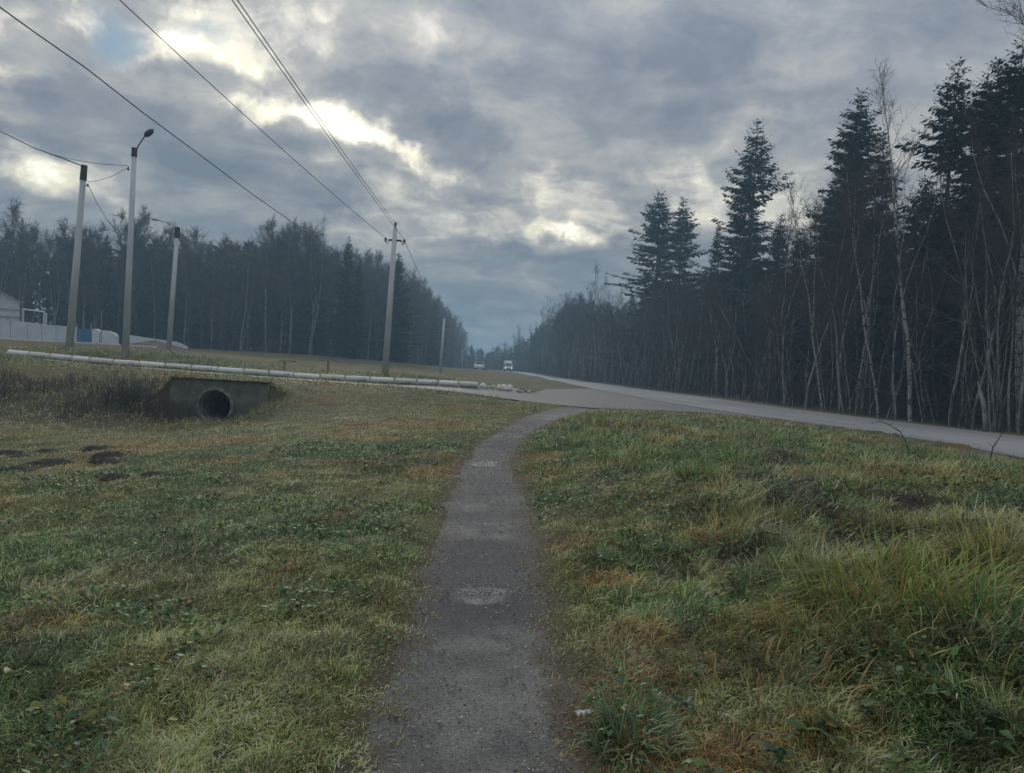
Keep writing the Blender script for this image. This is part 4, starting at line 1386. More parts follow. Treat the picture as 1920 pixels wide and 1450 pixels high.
# white frame standing behind the fence
fr = empty('steel_gantry', D(65, 604, 97)); c0 = Vector(fr.location); tag(fr, 'white goal shaped steel gantry rising above the fence', 'gantry')
zg = h1(c0.x, c0.y)
for a, b_ in (((44, 603), (44, 581)), ((82, 606), (83, 584)), ((86, 606), (87, 587))):
    p, q = Vector(D(*a, 97)), Vector(D(*b_, 97)); p.z = zg
    mb = MB(); mb.tube([p - c0, q - c0], .1, 6); mb.build('post', M['wallw'], fr)
mb = MB(); mb.tube([Vector(D(43, 580, 97)) - c0, Vector(D(84, 585, 97)) - c0], .1, 6); mb.build('beam', M['wallw'], fr)
# gabled hall
hall = empty('gabled_hall', D(-70, 640, 112)); c0 = Vector(hall.location); tag(hall, 'pale gabled hall cut by the left edge of the view', 'building')
eR_, ap, eL_ = Vector(D(38, 567, 112)), Vector(D(-40, 528, 112)), Vector(D(-118, 556, 112))
zg = h1(c0.x, c0.y) - .3
for nm, mt_, pl, dy, yo in (('gable_wall', M['wallw'], [(eL_.x, zg), (eR_.x, zg), (eR_.x, eR_.z), (ap.x, ap.z), (eL_.x, eL_.z)], 22, 0),):
    k = len(pl); mb = MB()
    V = [Vector((x, 112 + yo, z)) - c0 for x, z in pl] + [Vector((x - .62 * dy, 112 + yo + dy, z)) - c0 for x, z in pl]
    mb.add(V, [tuple(range(k)), tuple(range(2 * k - 1, k - 1, -1))] + [(i, k + i, k + (i + 1) % k, (i + 1) % k) for i in range(k)])
    mb.build(nm, mt_, hall)
for A_, B_ in ((ap, eR_), (eL_, ap)):
    mb = MB(); d = (B_ - A_).normalized(); nrm_ = Vector((-d.z, 0, d.x)); 
    if nrm_.z < 0: nrm_ = -nrm_
    a_, b__ = A_ - c0 - (d * .4 if A_ is eL_ else d * 0), B_ - c0 + (d * .4 if B_ is eR_ else d * 0)
    o_ = nrm_ * .02; th = nrm_ * .18
    V = [a_ + o_ + Vector((0, -.4, 0)), b__ + o_ + Vector((0, -.4, 0)), b__ + o_ + Vector((-13.9, 22.4, 0)), a_ + o_ + Vector((-13.9, 22.4, 0))]
    V += [v + th for v in V]
    mb.add(V, [(0, 1, 2, 3), (7, 6, 5, 4), (0, 4, 5, 1), (1, 5, 6, 2), (2, 6, 7, 3), (3, 7, 4, 0)]); mb.build('roof', M['roofm'], hall)
for yy in (579, 593):
    mb = MB(); p, q = Vector(D(-100, yy - 6, 111.93)), Vector(D(38.5, yy + (2 if yy < 585 else 6), 111.93)); q.x = eR_.x
    q.z = p.z
    mb.box((p + q) / 2 - c0, ((q - p).length, .12, .22)); mb.build('wall_band', M['roofm'], hall)
mb = MB(); mb.box(Vector((eR_.x + .12, 113, (eR_.z + zg) / 2)) - c0, (.22, .3, eR_.z - zg)); mb.build('downpipe', M['dark'], hall)

# far white kerb
def hit(px, py, y0, y1):
    ys_ = np.linspace(y0, y1, 120); d_ = ray(px, py)
    dz = (EYE + d_[2] * ys_) - Hbase(d_[0] * ys_, ys_)
    i_ = int(np.argmin(np.abs(dz)))
    return Vector((d_[0] * ys_[i_], ys_[i_], float(Hbase(np.array([d_[0] * ys_[i_]]), np.array([ys_[i_]]))[0])))


kb = empty('white_kerb', hit(100, 643, 60, 92)); c0 = Vector(kb.location); tag(kb, 'thin white kerb line in front of the sheet fence', 'kerb')
xs_ = list(range(-40, 235, 12)) + [242, 254, 266, 278, 292]
kl = lambda x: np.interp(x, [-40, 0, 160, 235, 292], [631, 635, 647.5, 652.5, 655])
for i in range(len(xs_) - 1):
    a, b_ = xs_[i], xs_[i + 1]
    if b_ == 242 or a == 232: continue
    p, q = hit(a, kl(a) + 2, 86, 87), hit(b_, kl(b_) + 2, 86, 87); p.z += .06; q.z += .06; mb = MB()
    V = [p, q, q + Vector((0, .2, 0)), p + Vector((0, .2, 0))]
    V = [v - c0 for v in V]; V = [v - Vector((0, 0, .25)) for v in V] + [v + Vector((0, 0, .16)) for v in V]
    mb.add(V, [(0, 3, 2, 1), (4, 5, 6, 7), (0, 1, 5, 4), (1, 2, 6, 5), (2, 3, 7, 6), (3, 0, 4, 7)])
    mb.build('kerb_stone', M['white'], kb)

# dry earth bank under the low wall
p = D(290, 652, 90); mb = MB(); V, Fc = [(0, 0, .9)], []
for k in range(18):
    t = 2 * math.pi * k / 18; V.append((5.5 * math.cos(t) * random.uniform(.85, 1.1), 2 * math.sin(t), -.3))
mb.add(V, [(0, 1 + k, 1 + (k + 1) % 18) for k in range(18)])
M['earth'] = noisy('dry brown earth', (0.10, 0.085, 0.06), (0.19, 0.16, 0.12), 1.5, 1.0, 0.1)
o = mb.build('earth_bank', M['earth'], smooth=True); o.location = p; tag(o, 'brown earth bank below the low pale wall', 'earth bank')

# low barrier behind the pipes
br_ = empty('low_barrier', D(575, 702, 43)); c0 = Vector(br_.location); tag(br_, 'low grey timber barrier on two posts behind the pipes', 'barrier')
c0z = h1(c0.x, c0.y)
for a, b_ in (((533, 700), (533, 679)), ((615, 703), (615, 678))):
    p, q = Vector(D(*a, 43)), Vector(D(*b_, 43)); p.z = h1(p.x, p.y) - .1
    mb = MB(); mb.box((p + q) / 2 - c0, (.11, .11, q.z - p.z)); mb.build('post', M['wood'], br_)
mb = MB(); mb.tube([Vector(D(522, 677, 42.9)) - c0, Vector(D(556, 678.5, 42.9)) - c0], .045, 4); mb.build('rail', M['wood'], br_)
mb = MB(); mb.tube([Vector(D(598, 676, 42.9)) - c0, Vector(D(633, 677.5, 42.9)) - c0], .045, 4); mb.build('rail', M['wood'], br_)


# ------------------------------------------------------------------ vehicles
def extrude(prof, w, taper=None):
    """prof: (y, z) outline, extruded along x"""
    k = len(prof); mb = MB()
    def hw(z): return w / 2 * (1 if taper is None else taper(z))
    V = [(-hw(z), y, z) for y, z in prof] + [(hw(z), y, z) for y, z in prof]
    mb.add(V, [tuple(range(k)), tuple(range(2 * k - 1, k - 1, -1))] + [(i, (i + 1) % k, k + (i + 1) % k, k + i) for i in range(k)])
    return mb


def wheels(root, w, ys, r, z0):
    for y in ys:
        for s in (-1, 1):
            mb = MB(); mb.tube([(s * (w / 2 - .2), y, r), (s * (w / 2 + .01), y, r)], r, 16); wh = mb.build('wheel', M['rubber'], root)
            mb = MB(); mb.tube([(s * (w / 2 - .05), y, r), (s * (w / 2 + .02), y, r)], r * .6, 12); mb.build('rim', M['metal'], wh)


def van(loc, rz):
    t = empty('minibus', loc, rz); tag(t, 'white high roofed minibus coming towards the camera with lit headlamps', 'minibus')
    tp = lambda z: 1 - .10 * max(0, (z - 1.1) / 1.6)
    extrude([(-2.8, .35), (-2.85, .9), (-2.6, 1.12), (-1.95, 1.30), (-1.25, 2.1), (-.9, 2.62), (-.5, 2.78), (2.8, 2.78), (2.95, 2.4), (2.95, .35)], 2.05, tp).build('body', M['paint'], t, bevel=.05)
    mb = MB(); V = [(-.88, -1.97, 1.34), (.88, -1.97, 1.34), (.80, -1.28, 2.12), (-.80, -1.28, 2.12)]
    mb.add(V + [(x, y + .05, z - .02) for x, y, z in V], [(0, 1, 2, 3), (7, 6, 5, 4), (0, 4, 5, 1), (1, 5, 6, 2), (2, 6, 7, 3), (3, 7, 4, 0)]); mb.build('windscreen', M['glass'], t)
    for s in (-1, 1):
        mb = MB(); mb.box((s * 1.005, -.9, 1.65), (.03, 1.1, .6)); mb.build('side_window', M['glass'], t)
        mb = MB(); mb.box((s * .78, -2.82, .88), (.34, .14, .24)); mb.build('headlight', M['lit'], t, bevel=.03)
        mb = MB(); mb.box((s * 1.18, -1.7, 1.45), (.2, .1, .32)); mb.build('mirror', M['dark'], t)
    mb = MB(); mb.box((0, -2.87, .88), (.95, .06, .22)); mb.build('grille', M['dark'], t)
    mb = MB(); mb.box((0, -2.9, .5), (1.95, .12, .24)); mb.build('bumper', M['dark'], t)
    wheels(t, 2.05, (-1.9, 1.8), .36, 0)
    return t


def car(loc, rz):
    t = empty('car', loc, rz); tag(t, 'small white car facing the camera on the rise left of the minibus', 'car')
    tp = lambda z: 1 - .22 * max(0, (z - .85) / .6)
    extrude([(-2.1, .3), (-2.15, .65), (-1.9, .82), (-1.05, .95), (2.05, .95), (2.15, .6), (2.1, .3)], 1.76).build('body', M['paint'], t, bevel=.05)
    extrude([(-1.02, .94), (-.35, 1.42), (1.2, 1.46), (1.95, .94)], 1.66, tp).build('cabin', M['glass'], t)
    mb = MB(); mb.box((0, .45, 1.47), (1.24, 1.7, .07)); mb.build('roof', M['paint'], t, bevel=.02)
    for s in (-1, 1):
        mb = MB(); mb.tube([(s * .84, -1.0, .95), (s * .64, -.37, 1.44)], .035, 4); mb.build('pillar', M['paint'], t)
        mb = MB(); mb.box((s * .66, -2.06, .68), (.34, .2, .16)); mb.build('headlight', M['lampglass'], t, bevel=.02)
        mb = MB(); mb.box((s * .95, -.85, 1.0), (.16, .08, .12)); mb.build('mirror', M['paint'], t)
    mb = MB(); mb.box((0, -2.13, .52), (1.0, .08, .18)); mb.build('grille', M['dark'], t)
    mb = MB(); mb.box((0, -2.15, .42), (1.6, .1, .12)); mb.build('bumper', M['paint'], t)
    wheels(t, 1.76, (-1.35, 1.3), .31, 0)


vx, vy, vz = D(952, 697, 196)
van((vx, vy, h1(vx, vy) + .04), math.radians(3))
vx, vy, vz = D(899, 695, 141)
car((vx, vy, h1(vx, vy) + .16), math.radians(-3))


# ------------------------------------------------------------------ trees
class Seg:
    """batch of tapered segments (n-sided, open) built with numpy"""
    def __init__(s): s.p, s.q, s.r0, s.r1 = [], [], [], []
    def add(s, p, q, r0, r1): s.p.append(p); s.q.append(q); s.r0.append(r0); s.r1.append(r1)

    def geo(s, n=3):
        P = np.array(s.p); Q = np.array(s.q); r0 = np.array(s.r0); r1 = np.array(s.r1)
        d = Q - P; d /= (np.linalg.norm(d, axis=1)[:, None] + 1e-9)
        ref = np.where(np.abs(d[:, 2:3]) < .9, np.array([[0, 0, 1.]]), np.array([[1., 0, 0]]))
        a = np.cross(d, ref); a /= np.linalg.norm(a, axis=1)[:, None]
        b = np.cross(d, a)
        t = np.arange(n) * 2 * math.pi / n
        ring = np.cos(t)[None, :, None] * a[:, None] + np.sin(t)[None, :, None] * b[:, None]
        V = np.concatenate([P[:, None] + ring * r0[:, None, None], Q[:, None] + ring * r1[:, None, None]], 1)
        base = (np.arange(len(P)) * 2 * n)[:, None, None]
        k = np.arange(n); k2 = (k + 1) % n
        F4 = np.stack([k, k2, n + k2, n + k], -1)[None] + base
        return V.reshape(-1, 3), F4.reshape(-1, 4)


def polyline(start, direction, length, nseg, wob, r_, up_pull=0.0):
    p = np.array(start, float); d = np.array(direction, float); d /= np.linalg.norm(d)
    out = [p.copy()]
    for i in range(nseg):
        d = d + r_.normal(0, wob, 3); d[2] += up_pull; d /= np.linalg.norm(d)
        p = p + d * length / nseg
        out.append(p.copy())
    return out, d


def bare_tree(seed, h, r0, wob=.06, first=.35, nb=26, spread=.9, fork=False, dense=1.0, twig_r=.009):
    r_ = np.random.default_rng(seed)
    trunk, crown = Seg(), Seg()
    trunks = []
    main, _ = polyline((0, 0, -.3), (r_.normal(0, .03), r_.normal(0, .03), 1), h, 16, wob, r_, .07)
    trunks.append((main, r0, 0.0))
    if fork:
        j = int(r_.integers(4, 8))
        az = r_.uniform(0, 6.28)
        m2, _ = polyline(main[j], (math.cos(az) * .22, math.sin(az) * .22, 1), h * (1 - j / 16) * .95, 16 - j, wob * 1.1, r_, .09)
        trunks.append((m2, r0 * (1 - j / 16 * .8) * .8, j / 16))
    for pts, rr, t0 in trunks:
        n = len(pts) - 1
        for i in range(n):
            f0 = i / n; f1 = (i + 1) / n
            trunk.add(pts[i], pts[i + 1], rr * (1 - f0) ** .8 + .008, rr * (1 - f1) ** .8 + .008)
        for k in range(int(nb * (1 - t0 * .5))):
            f = first + (1 - first) * (k + r_.random()) / nb if t0 == 0 else r_.uniform(.1, .97)
            f = min(f, .985)
            i = int(f * n); a = pts[i] + (pts[i + 1] - pts[i]) * (f * n - i)
            az = r_.uniform(0, 6.28)
            L_ = h * .22 * spread * (1.15 - f) ** .7 * r_.uniform(.6, 1.25) + .5
            el = r_.uniform(.55, 1.25) + .25 * f
            br, _ = polyline(a, (math.cos(az) * math.cos(el), math.sin(az) * math.cos(el), math.sin(el)), L_, 5, .13, r_, .04)
            br_r = max(.012, rr * (1 - f) * .45)
            for s_ in range(5):
                crown.add(br[s_], br[s_ + 1], br_r * (1 - s_ / 5) + .006, br_r * (1 - (s_ + 1) / 5) + .006)
            for c in range(int(7 * dense)):
                g = r_.uniform(.2, 1.0); ii = min(4, int(g * 5))
                b0 = br[ii] + (br[ii + 1] - br[ii]) * (g * 5 - ii)
                dv = (br[ii + 1] - br[ii]); dv = dv / np.linalg.norm(dv) + r_.normal(0, .55, 3); dv[2] += .2
                l2 = L_ * r_.uniform(.2, .5)
                sub, _ = polyline(b0, dv, l2, 3, .18, r_, .03)
                for s_ in range(3):
                    crown.add(sub[s_], sub[s_ + 1], twig_r * 1.3 * (1 - s_ / 4), twig_r * 1.3 * (1 - (s_ + 1) / 4))
                for e in range(int(5 * dense)):
                    ii2 = int(r_.integers(0, 3))
                    dv2 = sub[ii2 + 1] - sub[ii2]; dv2 = dv2 / np.linalg.norm(dv2) + r_.normal(0, .6, 3)
                    l3 = r_.uniform(.25, .7)
                    q0 = sub[ii2 + 1]; q1 = q0 + dv2 / np.linalg.norm(dv2) * l3
                    crown.add(q0, q1, twig_r * .7, twig_r * .35)
    return trunk, crown


def tree_meshes(kind, seed, bark, **kw):
    tr, cr_ = bare_tree(seed, **kw)
    V, Q = tr.geo(7); m1 = np_mesh('trunk', V, quads=Q, mat=bark, smooth=True)
    V, Q = cr_.geo(3); m2 = np_mesh('crown', V, quads=Q, mat=M['twig'])
    return m1, m2


def spruce_meshes(seed, h, width, first=.05, dens=1.0, gap=0.0, droop=.25):
    r_ = np.random.default_rng(seed)
    tr = Seg()
    n = 14
    lean = r_.normal(0, .01, 2)
    P = [np.array((lean[0] * h * (i / n) ** 2, lean[1] * h * (i / n) ** 2, -.3 + (h + .3) * i / n)) for i in range(n + 1)]
    R0 = .011 * h + .03
    for i in range(n): tr.add(P[i], P[i + 1], R0 * (1 - i / n) + .01, R0 * (1 - (i + 1) / n) + .01)
    V, Q = tr.geo(8); m1 = np_mesh('trunk', V, quads=Q, mat=M['sprucebark'], smooth=True)
    limb = Seg()
    cen, ax_, sd_, wd = [], [], [], []
    z = h * first
    gapz = [(r_.uniform(.3, .8) * h, r_.uniform(.02, .05) * h) for _ in range(int(gap))]
    asym = r_.uniform(0, 6.28); asa = r_.uniform(.05, .2)
    while z < h - .15:
        f = z / h
        prof = (1 - f) ** .75 * min(1, .55 + f * 2.2)
        nb = int(r_.integers(5, 8)) if f < .93 else 4
        wl = r_.uniform(.72, 1.15)
        for g_, gw in gapz:
            if abs(z - g_) < gw: wl *= .5
        az0 = r_.uniform(0, 6.28)
        for k in range(nb):
            az = az0 + 6.28 * k / nb + r_.normal(0, .2)
            L_ = width * prof * wl * r_.uniform(.65, 1.2) * (1 + asa * math.cos(az - asym)) + .12
            el = .45 * f - droop * (1 - f) + r_.normal(0, .08)
            d = np.array((math.cos(az) * math.cos(el), math.sin(az) * math.cos(el), math.sin(el)))
            c0 = np.array((lean[0] * h * f * f, lean[1] * h * f * f, z + r_.normal(0, .1)))
            ns = 4
            p = c0.copy(); pts = [p.copy()]; dd = d.copy()
            for s_ in range(ns):
                dd = dd + np.array((0, 0, .11)) if s_ > 1 else dd - np.array((0, 0, .05)); dd /= np.linalg.norm(dd)
                p = p + dd * L_ / ns; pts.append(p.copy())
            for s_ in range(ns): limb.add(pts[s_], pts[s_ + 1], .02 * (1 - s_ / ns) + .008, .02 * (1 - (s_ + 1) / ns) + .006)
            m_ = max(3, int(L_ * 6.6 * dens))
            for c in range(m_):
                g = .12 + .88 * (c + r_.random()) / m_
                ii = min(ns - 1, int(g * ns)); b0 = pts[ii] + (pts[ii + 1] - pts[ii]) * (g * ns - ii)
                side = np.array((-math.sin(az), math.cos(az), 0)) * (1 if c % 2 else -1)
                fwd = np.array((math.cos(az), math.sin(az), 0))
                ln = (.46 + .50 * (1 - g) ** .6) * min(1.0, .35 + L_ * .28) * r_.uniform(.6, 1.25)
                for e in range(2):
                    if e == 0: dv = side * .8 + fwd * .65 + np.array((0, 0, -.25 + r_.normal(0, .18)))
                    else: dv = side * r_.normal(0, .45) + fwd * .4 + np.array((0, 0, -.6)) 
                    if e == 1: l_ = ln * .62
                    else: l_ = ln
                    dv = dv / np.linalg.norm(dv)
                    cen.append(b0); ax_.append(dv * l_)
                    wv = np.cross(dv, np.array((0, 0, 1.)) if e == 0 else fwd) + r_.normal(0, .25, 3)
                    wv /= np.linalg.norm(wv) + 1e-9
                    sd_.append(wv * l_ * r_.uniform(.18, .30))
            # tip
            cen.append(pts[-1]); ax_.append(dd * .3); sd_.append(np.cross(dd, (0, 0, 1.)) * .07)
        z += r_.uniform(.38, .66) * (1.0 if f < .8 else .7) * max(.8, h / 24)
    cen, ax_, sd_ = np.array(cen), np.array(ax_), np.array(sd_)
    V2 = np.stack([cen - sd_ * .35, cen + ax_ * .55 - sd_, cen + ax_ * 1.05, cen + ax_ * .55 + sd_, ], 1)
    k = len(cen)
    Vl, Ql = limb.geo(3)
    V = np.concatenate([V2.reshape(-1, 3), Vl]); Q = np.concatenate([(np.arange(k) * 4)[:, None] + np.arange(4)[None], Ql + 4 * k])
    # leader
    m2 = np_mesh('crown', V, quads=Q, mat=M['spruce'])
    return m1, m2


SPR = [spruce_meshes(11, 26, 7.4, .10, 1.0, 3), spruce_meshes(12, 24, 6.4, .06, 1.1, 3), spruce_meshes(13, 20, 3.2, .04, 1.2, 1), spruce_meshes(14, 28, 8.4, .25, .85, 6, .2), spruce_meshes(15, 16, 5.4, .03, 1.3, 2)]
SPR_H = [26, 24, 20, 28, 16]
ALD = [tree_meshes('a', 21, M['bark'], h=17, r0=.11, nb=26, dense=1.0), tree_meshes('a', 22, M['bark'], h=15, r0=.11, nb=24, wob=.08, fork=True),
       tree_meshes('a', 23, M['palebark'], h=19, r0=.12, nb=28, spread=1.0), tree_meshes('a', 24, M['bark'], h=13, r0=.09, nb=24, wob=.09, first=.22, fork=True),
       tree_meshes('a', 25, M['palebark'], h=16, r0=.09, nb=24, wob=.07), tree_meshes('a', 26, M['bark'], h=18, r0=.11, nb=34, spread=1.25, dense=1.15, first=.3)]
ALD_H = [17, 15, 19, 13, 16, 18]
M['softtwig'] = noisy('pale brown twigs', (0.06, 0.054, 0.052), (0.17, 0.15, 0.14), 1.0, 0.95, 0.1)  # twig colour lifted to stand in for haze over the left wood
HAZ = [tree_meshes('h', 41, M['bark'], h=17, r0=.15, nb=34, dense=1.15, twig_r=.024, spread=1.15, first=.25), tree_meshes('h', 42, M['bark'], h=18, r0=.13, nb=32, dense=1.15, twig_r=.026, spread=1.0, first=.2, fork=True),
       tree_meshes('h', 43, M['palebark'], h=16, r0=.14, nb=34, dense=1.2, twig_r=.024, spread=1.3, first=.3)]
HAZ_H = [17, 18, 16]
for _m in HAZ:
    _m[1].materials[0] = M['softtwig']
BIR = [tree_meshes('b', 31, M['birch'], h=21, r0=.14, nb=26, wob=.04, first=.45), tree_meshes('b', 32, M['birch'], h=18, r0=.095, nb=24, wob=.055, first=.4, fork=True),
       tree_meshes('b', 33, M['palebark'], h=15, r0=.075, nb=20, wob=.09, first=.35, fork=True), tree_meshes('b', 34, M['palebark'], h=12, r0=.06, nb=18, wob=.10, first=.3)]
BIR_H = [21, 18, 15, 12]


def put_tree(name, meshes, x, y, scale, label, cat, group, rz=None, lean=(0, 0), sxy=None):
    t = empty(name, (x, y, h1(x, y) - .03), random.uniform(0, 6.28) if rz is None else rz)
    t.rotation_mode = 'ZYX'
    t.rotation_euler = (lean[0], lean[1], t.rotation_euler[2])
    sxy = sxy or scale
    t.scale = (sxy, sxy, scale)
    tag(t, label, cat, group)
    for nm, me in (('trunk', meshes[0]), ('crown', meshes[1])):
        o = bpy.data.objects.new(nm, me); link(o, t)
    return t


def edge_right(y): return float(np.interp(y, RF[:, 1], RF[:, 0]))


def skyline(px, table): return float(np.interp(px, table[0], table[1]))


def px_of(x, y, z):
    v = np.array([x, y, z - EYE]); a = v @ fw
    return 960 + F * (v @ rt) / a, 725 - F * (v @ up) / a


def h_for(px, py_top, x, y):
    return max(3.0, D(px, py_top, y)[2] - h1(x, y))


# prominent spruces: (top px, top py, X, mesh, label)
def spruce_at(px, py, X, k, lab, sx=1.0, rz=None):
    Y = X / ray(px, py)[0]
    hh = h_for(px, py, X, Y)
    put_tree('spruce_tree', SPR[k], X, Y, hh / SPR_H[k], lab, 'spruce tree', 'spruces standing above the right wood', rz, sxy=sx * hh / SPR_H[k])


spruce_at(1243, 358, 22.5, 0, 'broad spruce ending the high treeline, its left boughs clear against the sky', 1.25)
spruce_at(1285, 368, 24.5, 1, 'slim spruce top just right of the broad left spruce', 1.0)
spruce_at(1340, 418, 27.5, 2, 'thin spruce spire between the two spruce pairs', .8)
spruce_at(1420, 225, 25.5, 3, 'lone tall spruce with ragged open top in the middle of the right wood', 1.0)
spruce_at(1405, 330, 26.5, 0, 'dense lower spruce hugging the lone tall spruce', 1.2)
spruce_at(1462, 400, 27.5, 1, 'lower spruce right of the lone tall spruce', .9)
spruce_at(1502, 424, 30, 4, 'small pointed spruce in the dip of the treeline', .8)
spruce_at(1562, 335, 28.0, 1, 'spruce forming the left shoulder of the tall pointed one', 1.0)
spruce_at(1620, 170, 27.0, 1, 'tall pointed dense spruce, left of the narrow spire', 1.05)
spruce_at(1600, 250, 27.8, 0, 'spruce half hidden behind the tall pointed dense one', 1.0)
spruce_at(1675, 245, 28.0, 2, 'narrow spruce spire right of the tall pointed spruce', .95)
spruce_at(1790, 115, 26.0, 3, 'tall spruce with see through lower boughs', 1.0)
spruce_at(1735, 330, 28.5, 4, 'dark lower spruce left of the see through one', 1.0)
spruce_at(1866, 110, 26.5, 1, 'tall dark spruce behind the white birch', 1.1)
spruce_at(1925, 70, 26.0, 0, 'spruce cut by the right edge of the view', 1.2)
spruce_at(1830, 300, 29.0, 0, 'lower dark spruce filling the gap by the white birch', 1.2)


def left_spruce(px, py, Y, k, lab, sx=1.0):
    X = ray(px, py)[0] * Y
    hh = h_for(px, py, X, Y)
    put_tree('spruce_tree', SPR[k], X, Y, hh / SPR_H[k], lab, 'spruce tree', 'spruces standing out of the left wood', sxy=sx * hh / SPR_H[k])


left_spruce(653, 442, 113, 1, 'tallest spruce of the left wood beside the power pole', .75)
left_spruce(675, 482, 114, 2, 'slim spruce leaning on the tallest one of the left wood', .9)
left_spruce(752, 475, 124, 2, 'pointed spruce just right of the power pole', 1.2)
left_spruce(738, 515, 124, 1, 'lower spruce behind the power pole', .8)
left_spruce(901, 652, 330, 4, 'small dark cone shaped spruce behind the white car', 1.1)
left_spruce(885, 646, 320, 4, 'second small spruce left of the cone shaped one', .8)
left_spruce(815, 560, 185, 1, 'dark spruce at the falling end of the left wood', .9)

# prominent pale trunks along the right road edge: base px, base py, mesh, height, label
BT = [(1125, 712, 0, 23, 'straight pale trunk, leftmost of the right wood'), (1157, 716, 1, 17, 'second straight pale trunk left of the broad spruce'), (1215, 722, 1, 15, 'pale forked tree in front of the broad spruce'),
      (1413, 752, 3, 6, 'short pale sapling by the road under the lone spruce'), (1471, 765, 2, 12, 'crooked young tree with a side branch to the left'), (1510, 769, 2, 14, 'slim forked tree right of the crooked young one'),
      (1542, 772, 1, 13, 'slim birch in the middle of the road edge row'), (1574, 776, 2, 12, 'left trunk of the close pair by the road'), (1583, 777, 3, 12, 'right trunk of the close pair by the road'),
      (1606, 778, 1, 14, 'pale birch under the tall pointed spruce'), (1646, 783, 1, 14, 'wavy birch with dark bands'), (1680, 788, 2, 12, 'twin stemmed tree left of the brightest trunk'),
      (1707, 792, 0, 17, 'brightest thick pale trunk under the narrow spire'), (1779, 800, 2, 13, 'forked tree under the see through spruce'), (1822, 804, 2, 12, 'leaning forked tree right of it'),
      (1863, 808, 3, 12, 'thin upright tree near the snag'), (1892, 812, 3, 11, 'crooked tree near the right edge'), (1908, 815, 2, 14, 'slim tree beside the big white birch')]
for i, (px, py, k, hh, lab) in enumerate(BT):
    X, Y = G(px, py, .12)
    X += .5; Y = X / ray(px, py)[0]
    s = hh / BIR_H[k]
    put_tree('birch_tree', BIR[k], X, Y, s, lab, 'birch tree', 'pale trunks along the far road edge', sxy=max(s, .8) * .85, lean=(random.uniform(-.03, .03), -.055 + random.uniform(-.03, .03)))
# big white birch at the right edge
X = 23.0; Y = X / ray(1911, 815)[0]
put_tree('birch_tree', BIR[0], X, Y, 24 / 21, 'big white birch rising along the right edge of the view', 'birch tree', 'pale trunks along the far road edge', sxy=1.0, lean=(0, -.105), rz=1.0)
# broken snag
X, Y = G(1849, 812, .12); P = [Vector(D(a, b_, Y)) for a, b_ in ((1849, 812), (1847, 780), (1842, 750), (1833, 715))]
mb = MB(); P[0].z = h1(P[0].x, P[0].y) - .1; mb.tube([p - P[0] for p in P], [.10, .08, .065, .03], 7)
o = mb.build('tree_snag', M['palebark'], smooth=True); o.location = P[0]; tag(o, 'short broken pale trunk leaning left at the road edge', 'tree snag')

RSKY = ([900, 940, 960, 1000, 1020, 1050, 1100, 1150, 1200, 1300, 1400, 1500, 1600, 1700, 1800, 1930],
        [672, 650, 640, 612, 588, 556, 545, 570, 540, 510, 500, 490, 440, 440, 420, 330])
LSKY = ([-120, 0, 60, 100, 200, 300, 350, 410, 470, 530, 590, 690, 780, 820, 850, 870, 900],
        [390, 402, 405, 412, 425, 425, 445, 435, 425, 435, 455, 478, 530, 565, 612, 638, 655])
LE = np.array([(-120, 112), (-80, 108), (-45, 112), (-27, 120), (-20, 145), (-16.5, 185), (-16, 240), (-17, 320), (-17.5, 430)], float)


TREES = []


def relabel():
    tens = ['twenty', 'thirty', 'forty', 'fifty']
    ones = ['first', 'second', 'third', 'fourth', 'fifth', 'sixth', 'seventh', 'eighth', 'ninth']
    teens = ['tenth', 'eleventh', 'twelfth', 'thirteenth', 'fourteenth', 'fifteenth', 'sixteenth', 'seventeenth', 'eighteenth', 'nineteenth']
    ords = ones + teens + [x for t_ in tens for x in [t_[:-1] + 'ieth'] + [t_ + '-' + o for o in ones]]
    rows = ['front', 'second', 'third', 'fourth', 'fifth', 'deepest']
    RL = [(960, 'behind the minibus'), (1110, 'in the right wood\'s low end'), (1200, 'by the leftmost pale trunks'), (1330, 'under the pair of left spruces'),
          (1400, 'left of the lone tall spruce'), (1480, 'under the lone tall spruce'), (1560, 'in the dip of the right treeline'), (1625, 'under the tall pointed spruce'), (1690, 'under the narrow spire'),
          (1760, 'beside the brightest trunk'), (1840, 'under the see through spruce'), (9999, 'near the big white birch')]
    LL = [(50, 'behind the gabled hall'), (135, 'behind the sheet fence'), (235, 'between leftmost and tallest poles'), (325, 'right of the tallest lamp pole'), (420, 'right of the short lamp pole'),
          (520, 'above the culvert'), (640, 'behind the timber barrier'), (725, 'left of the power pole'), (800, 'right of the power pole'), (9999, 'in the left wood\'s falling end')]
    b = {}
    for px, row, side, noun, t in TREES:
        lm = next(l for lim, l in (LL if side else RL) if px < lim)
        b.setdefault((lm, row, noun), []).append((px, t))
    for (lm, row, noun), lst in b.items():
        lst.sort(key=lambda q: q[0])
        for i, (_, t) in enumerate(lst):
            t['label'] = f'{ords[i]} {noun} from left, {rows[row]} row, {lm}'


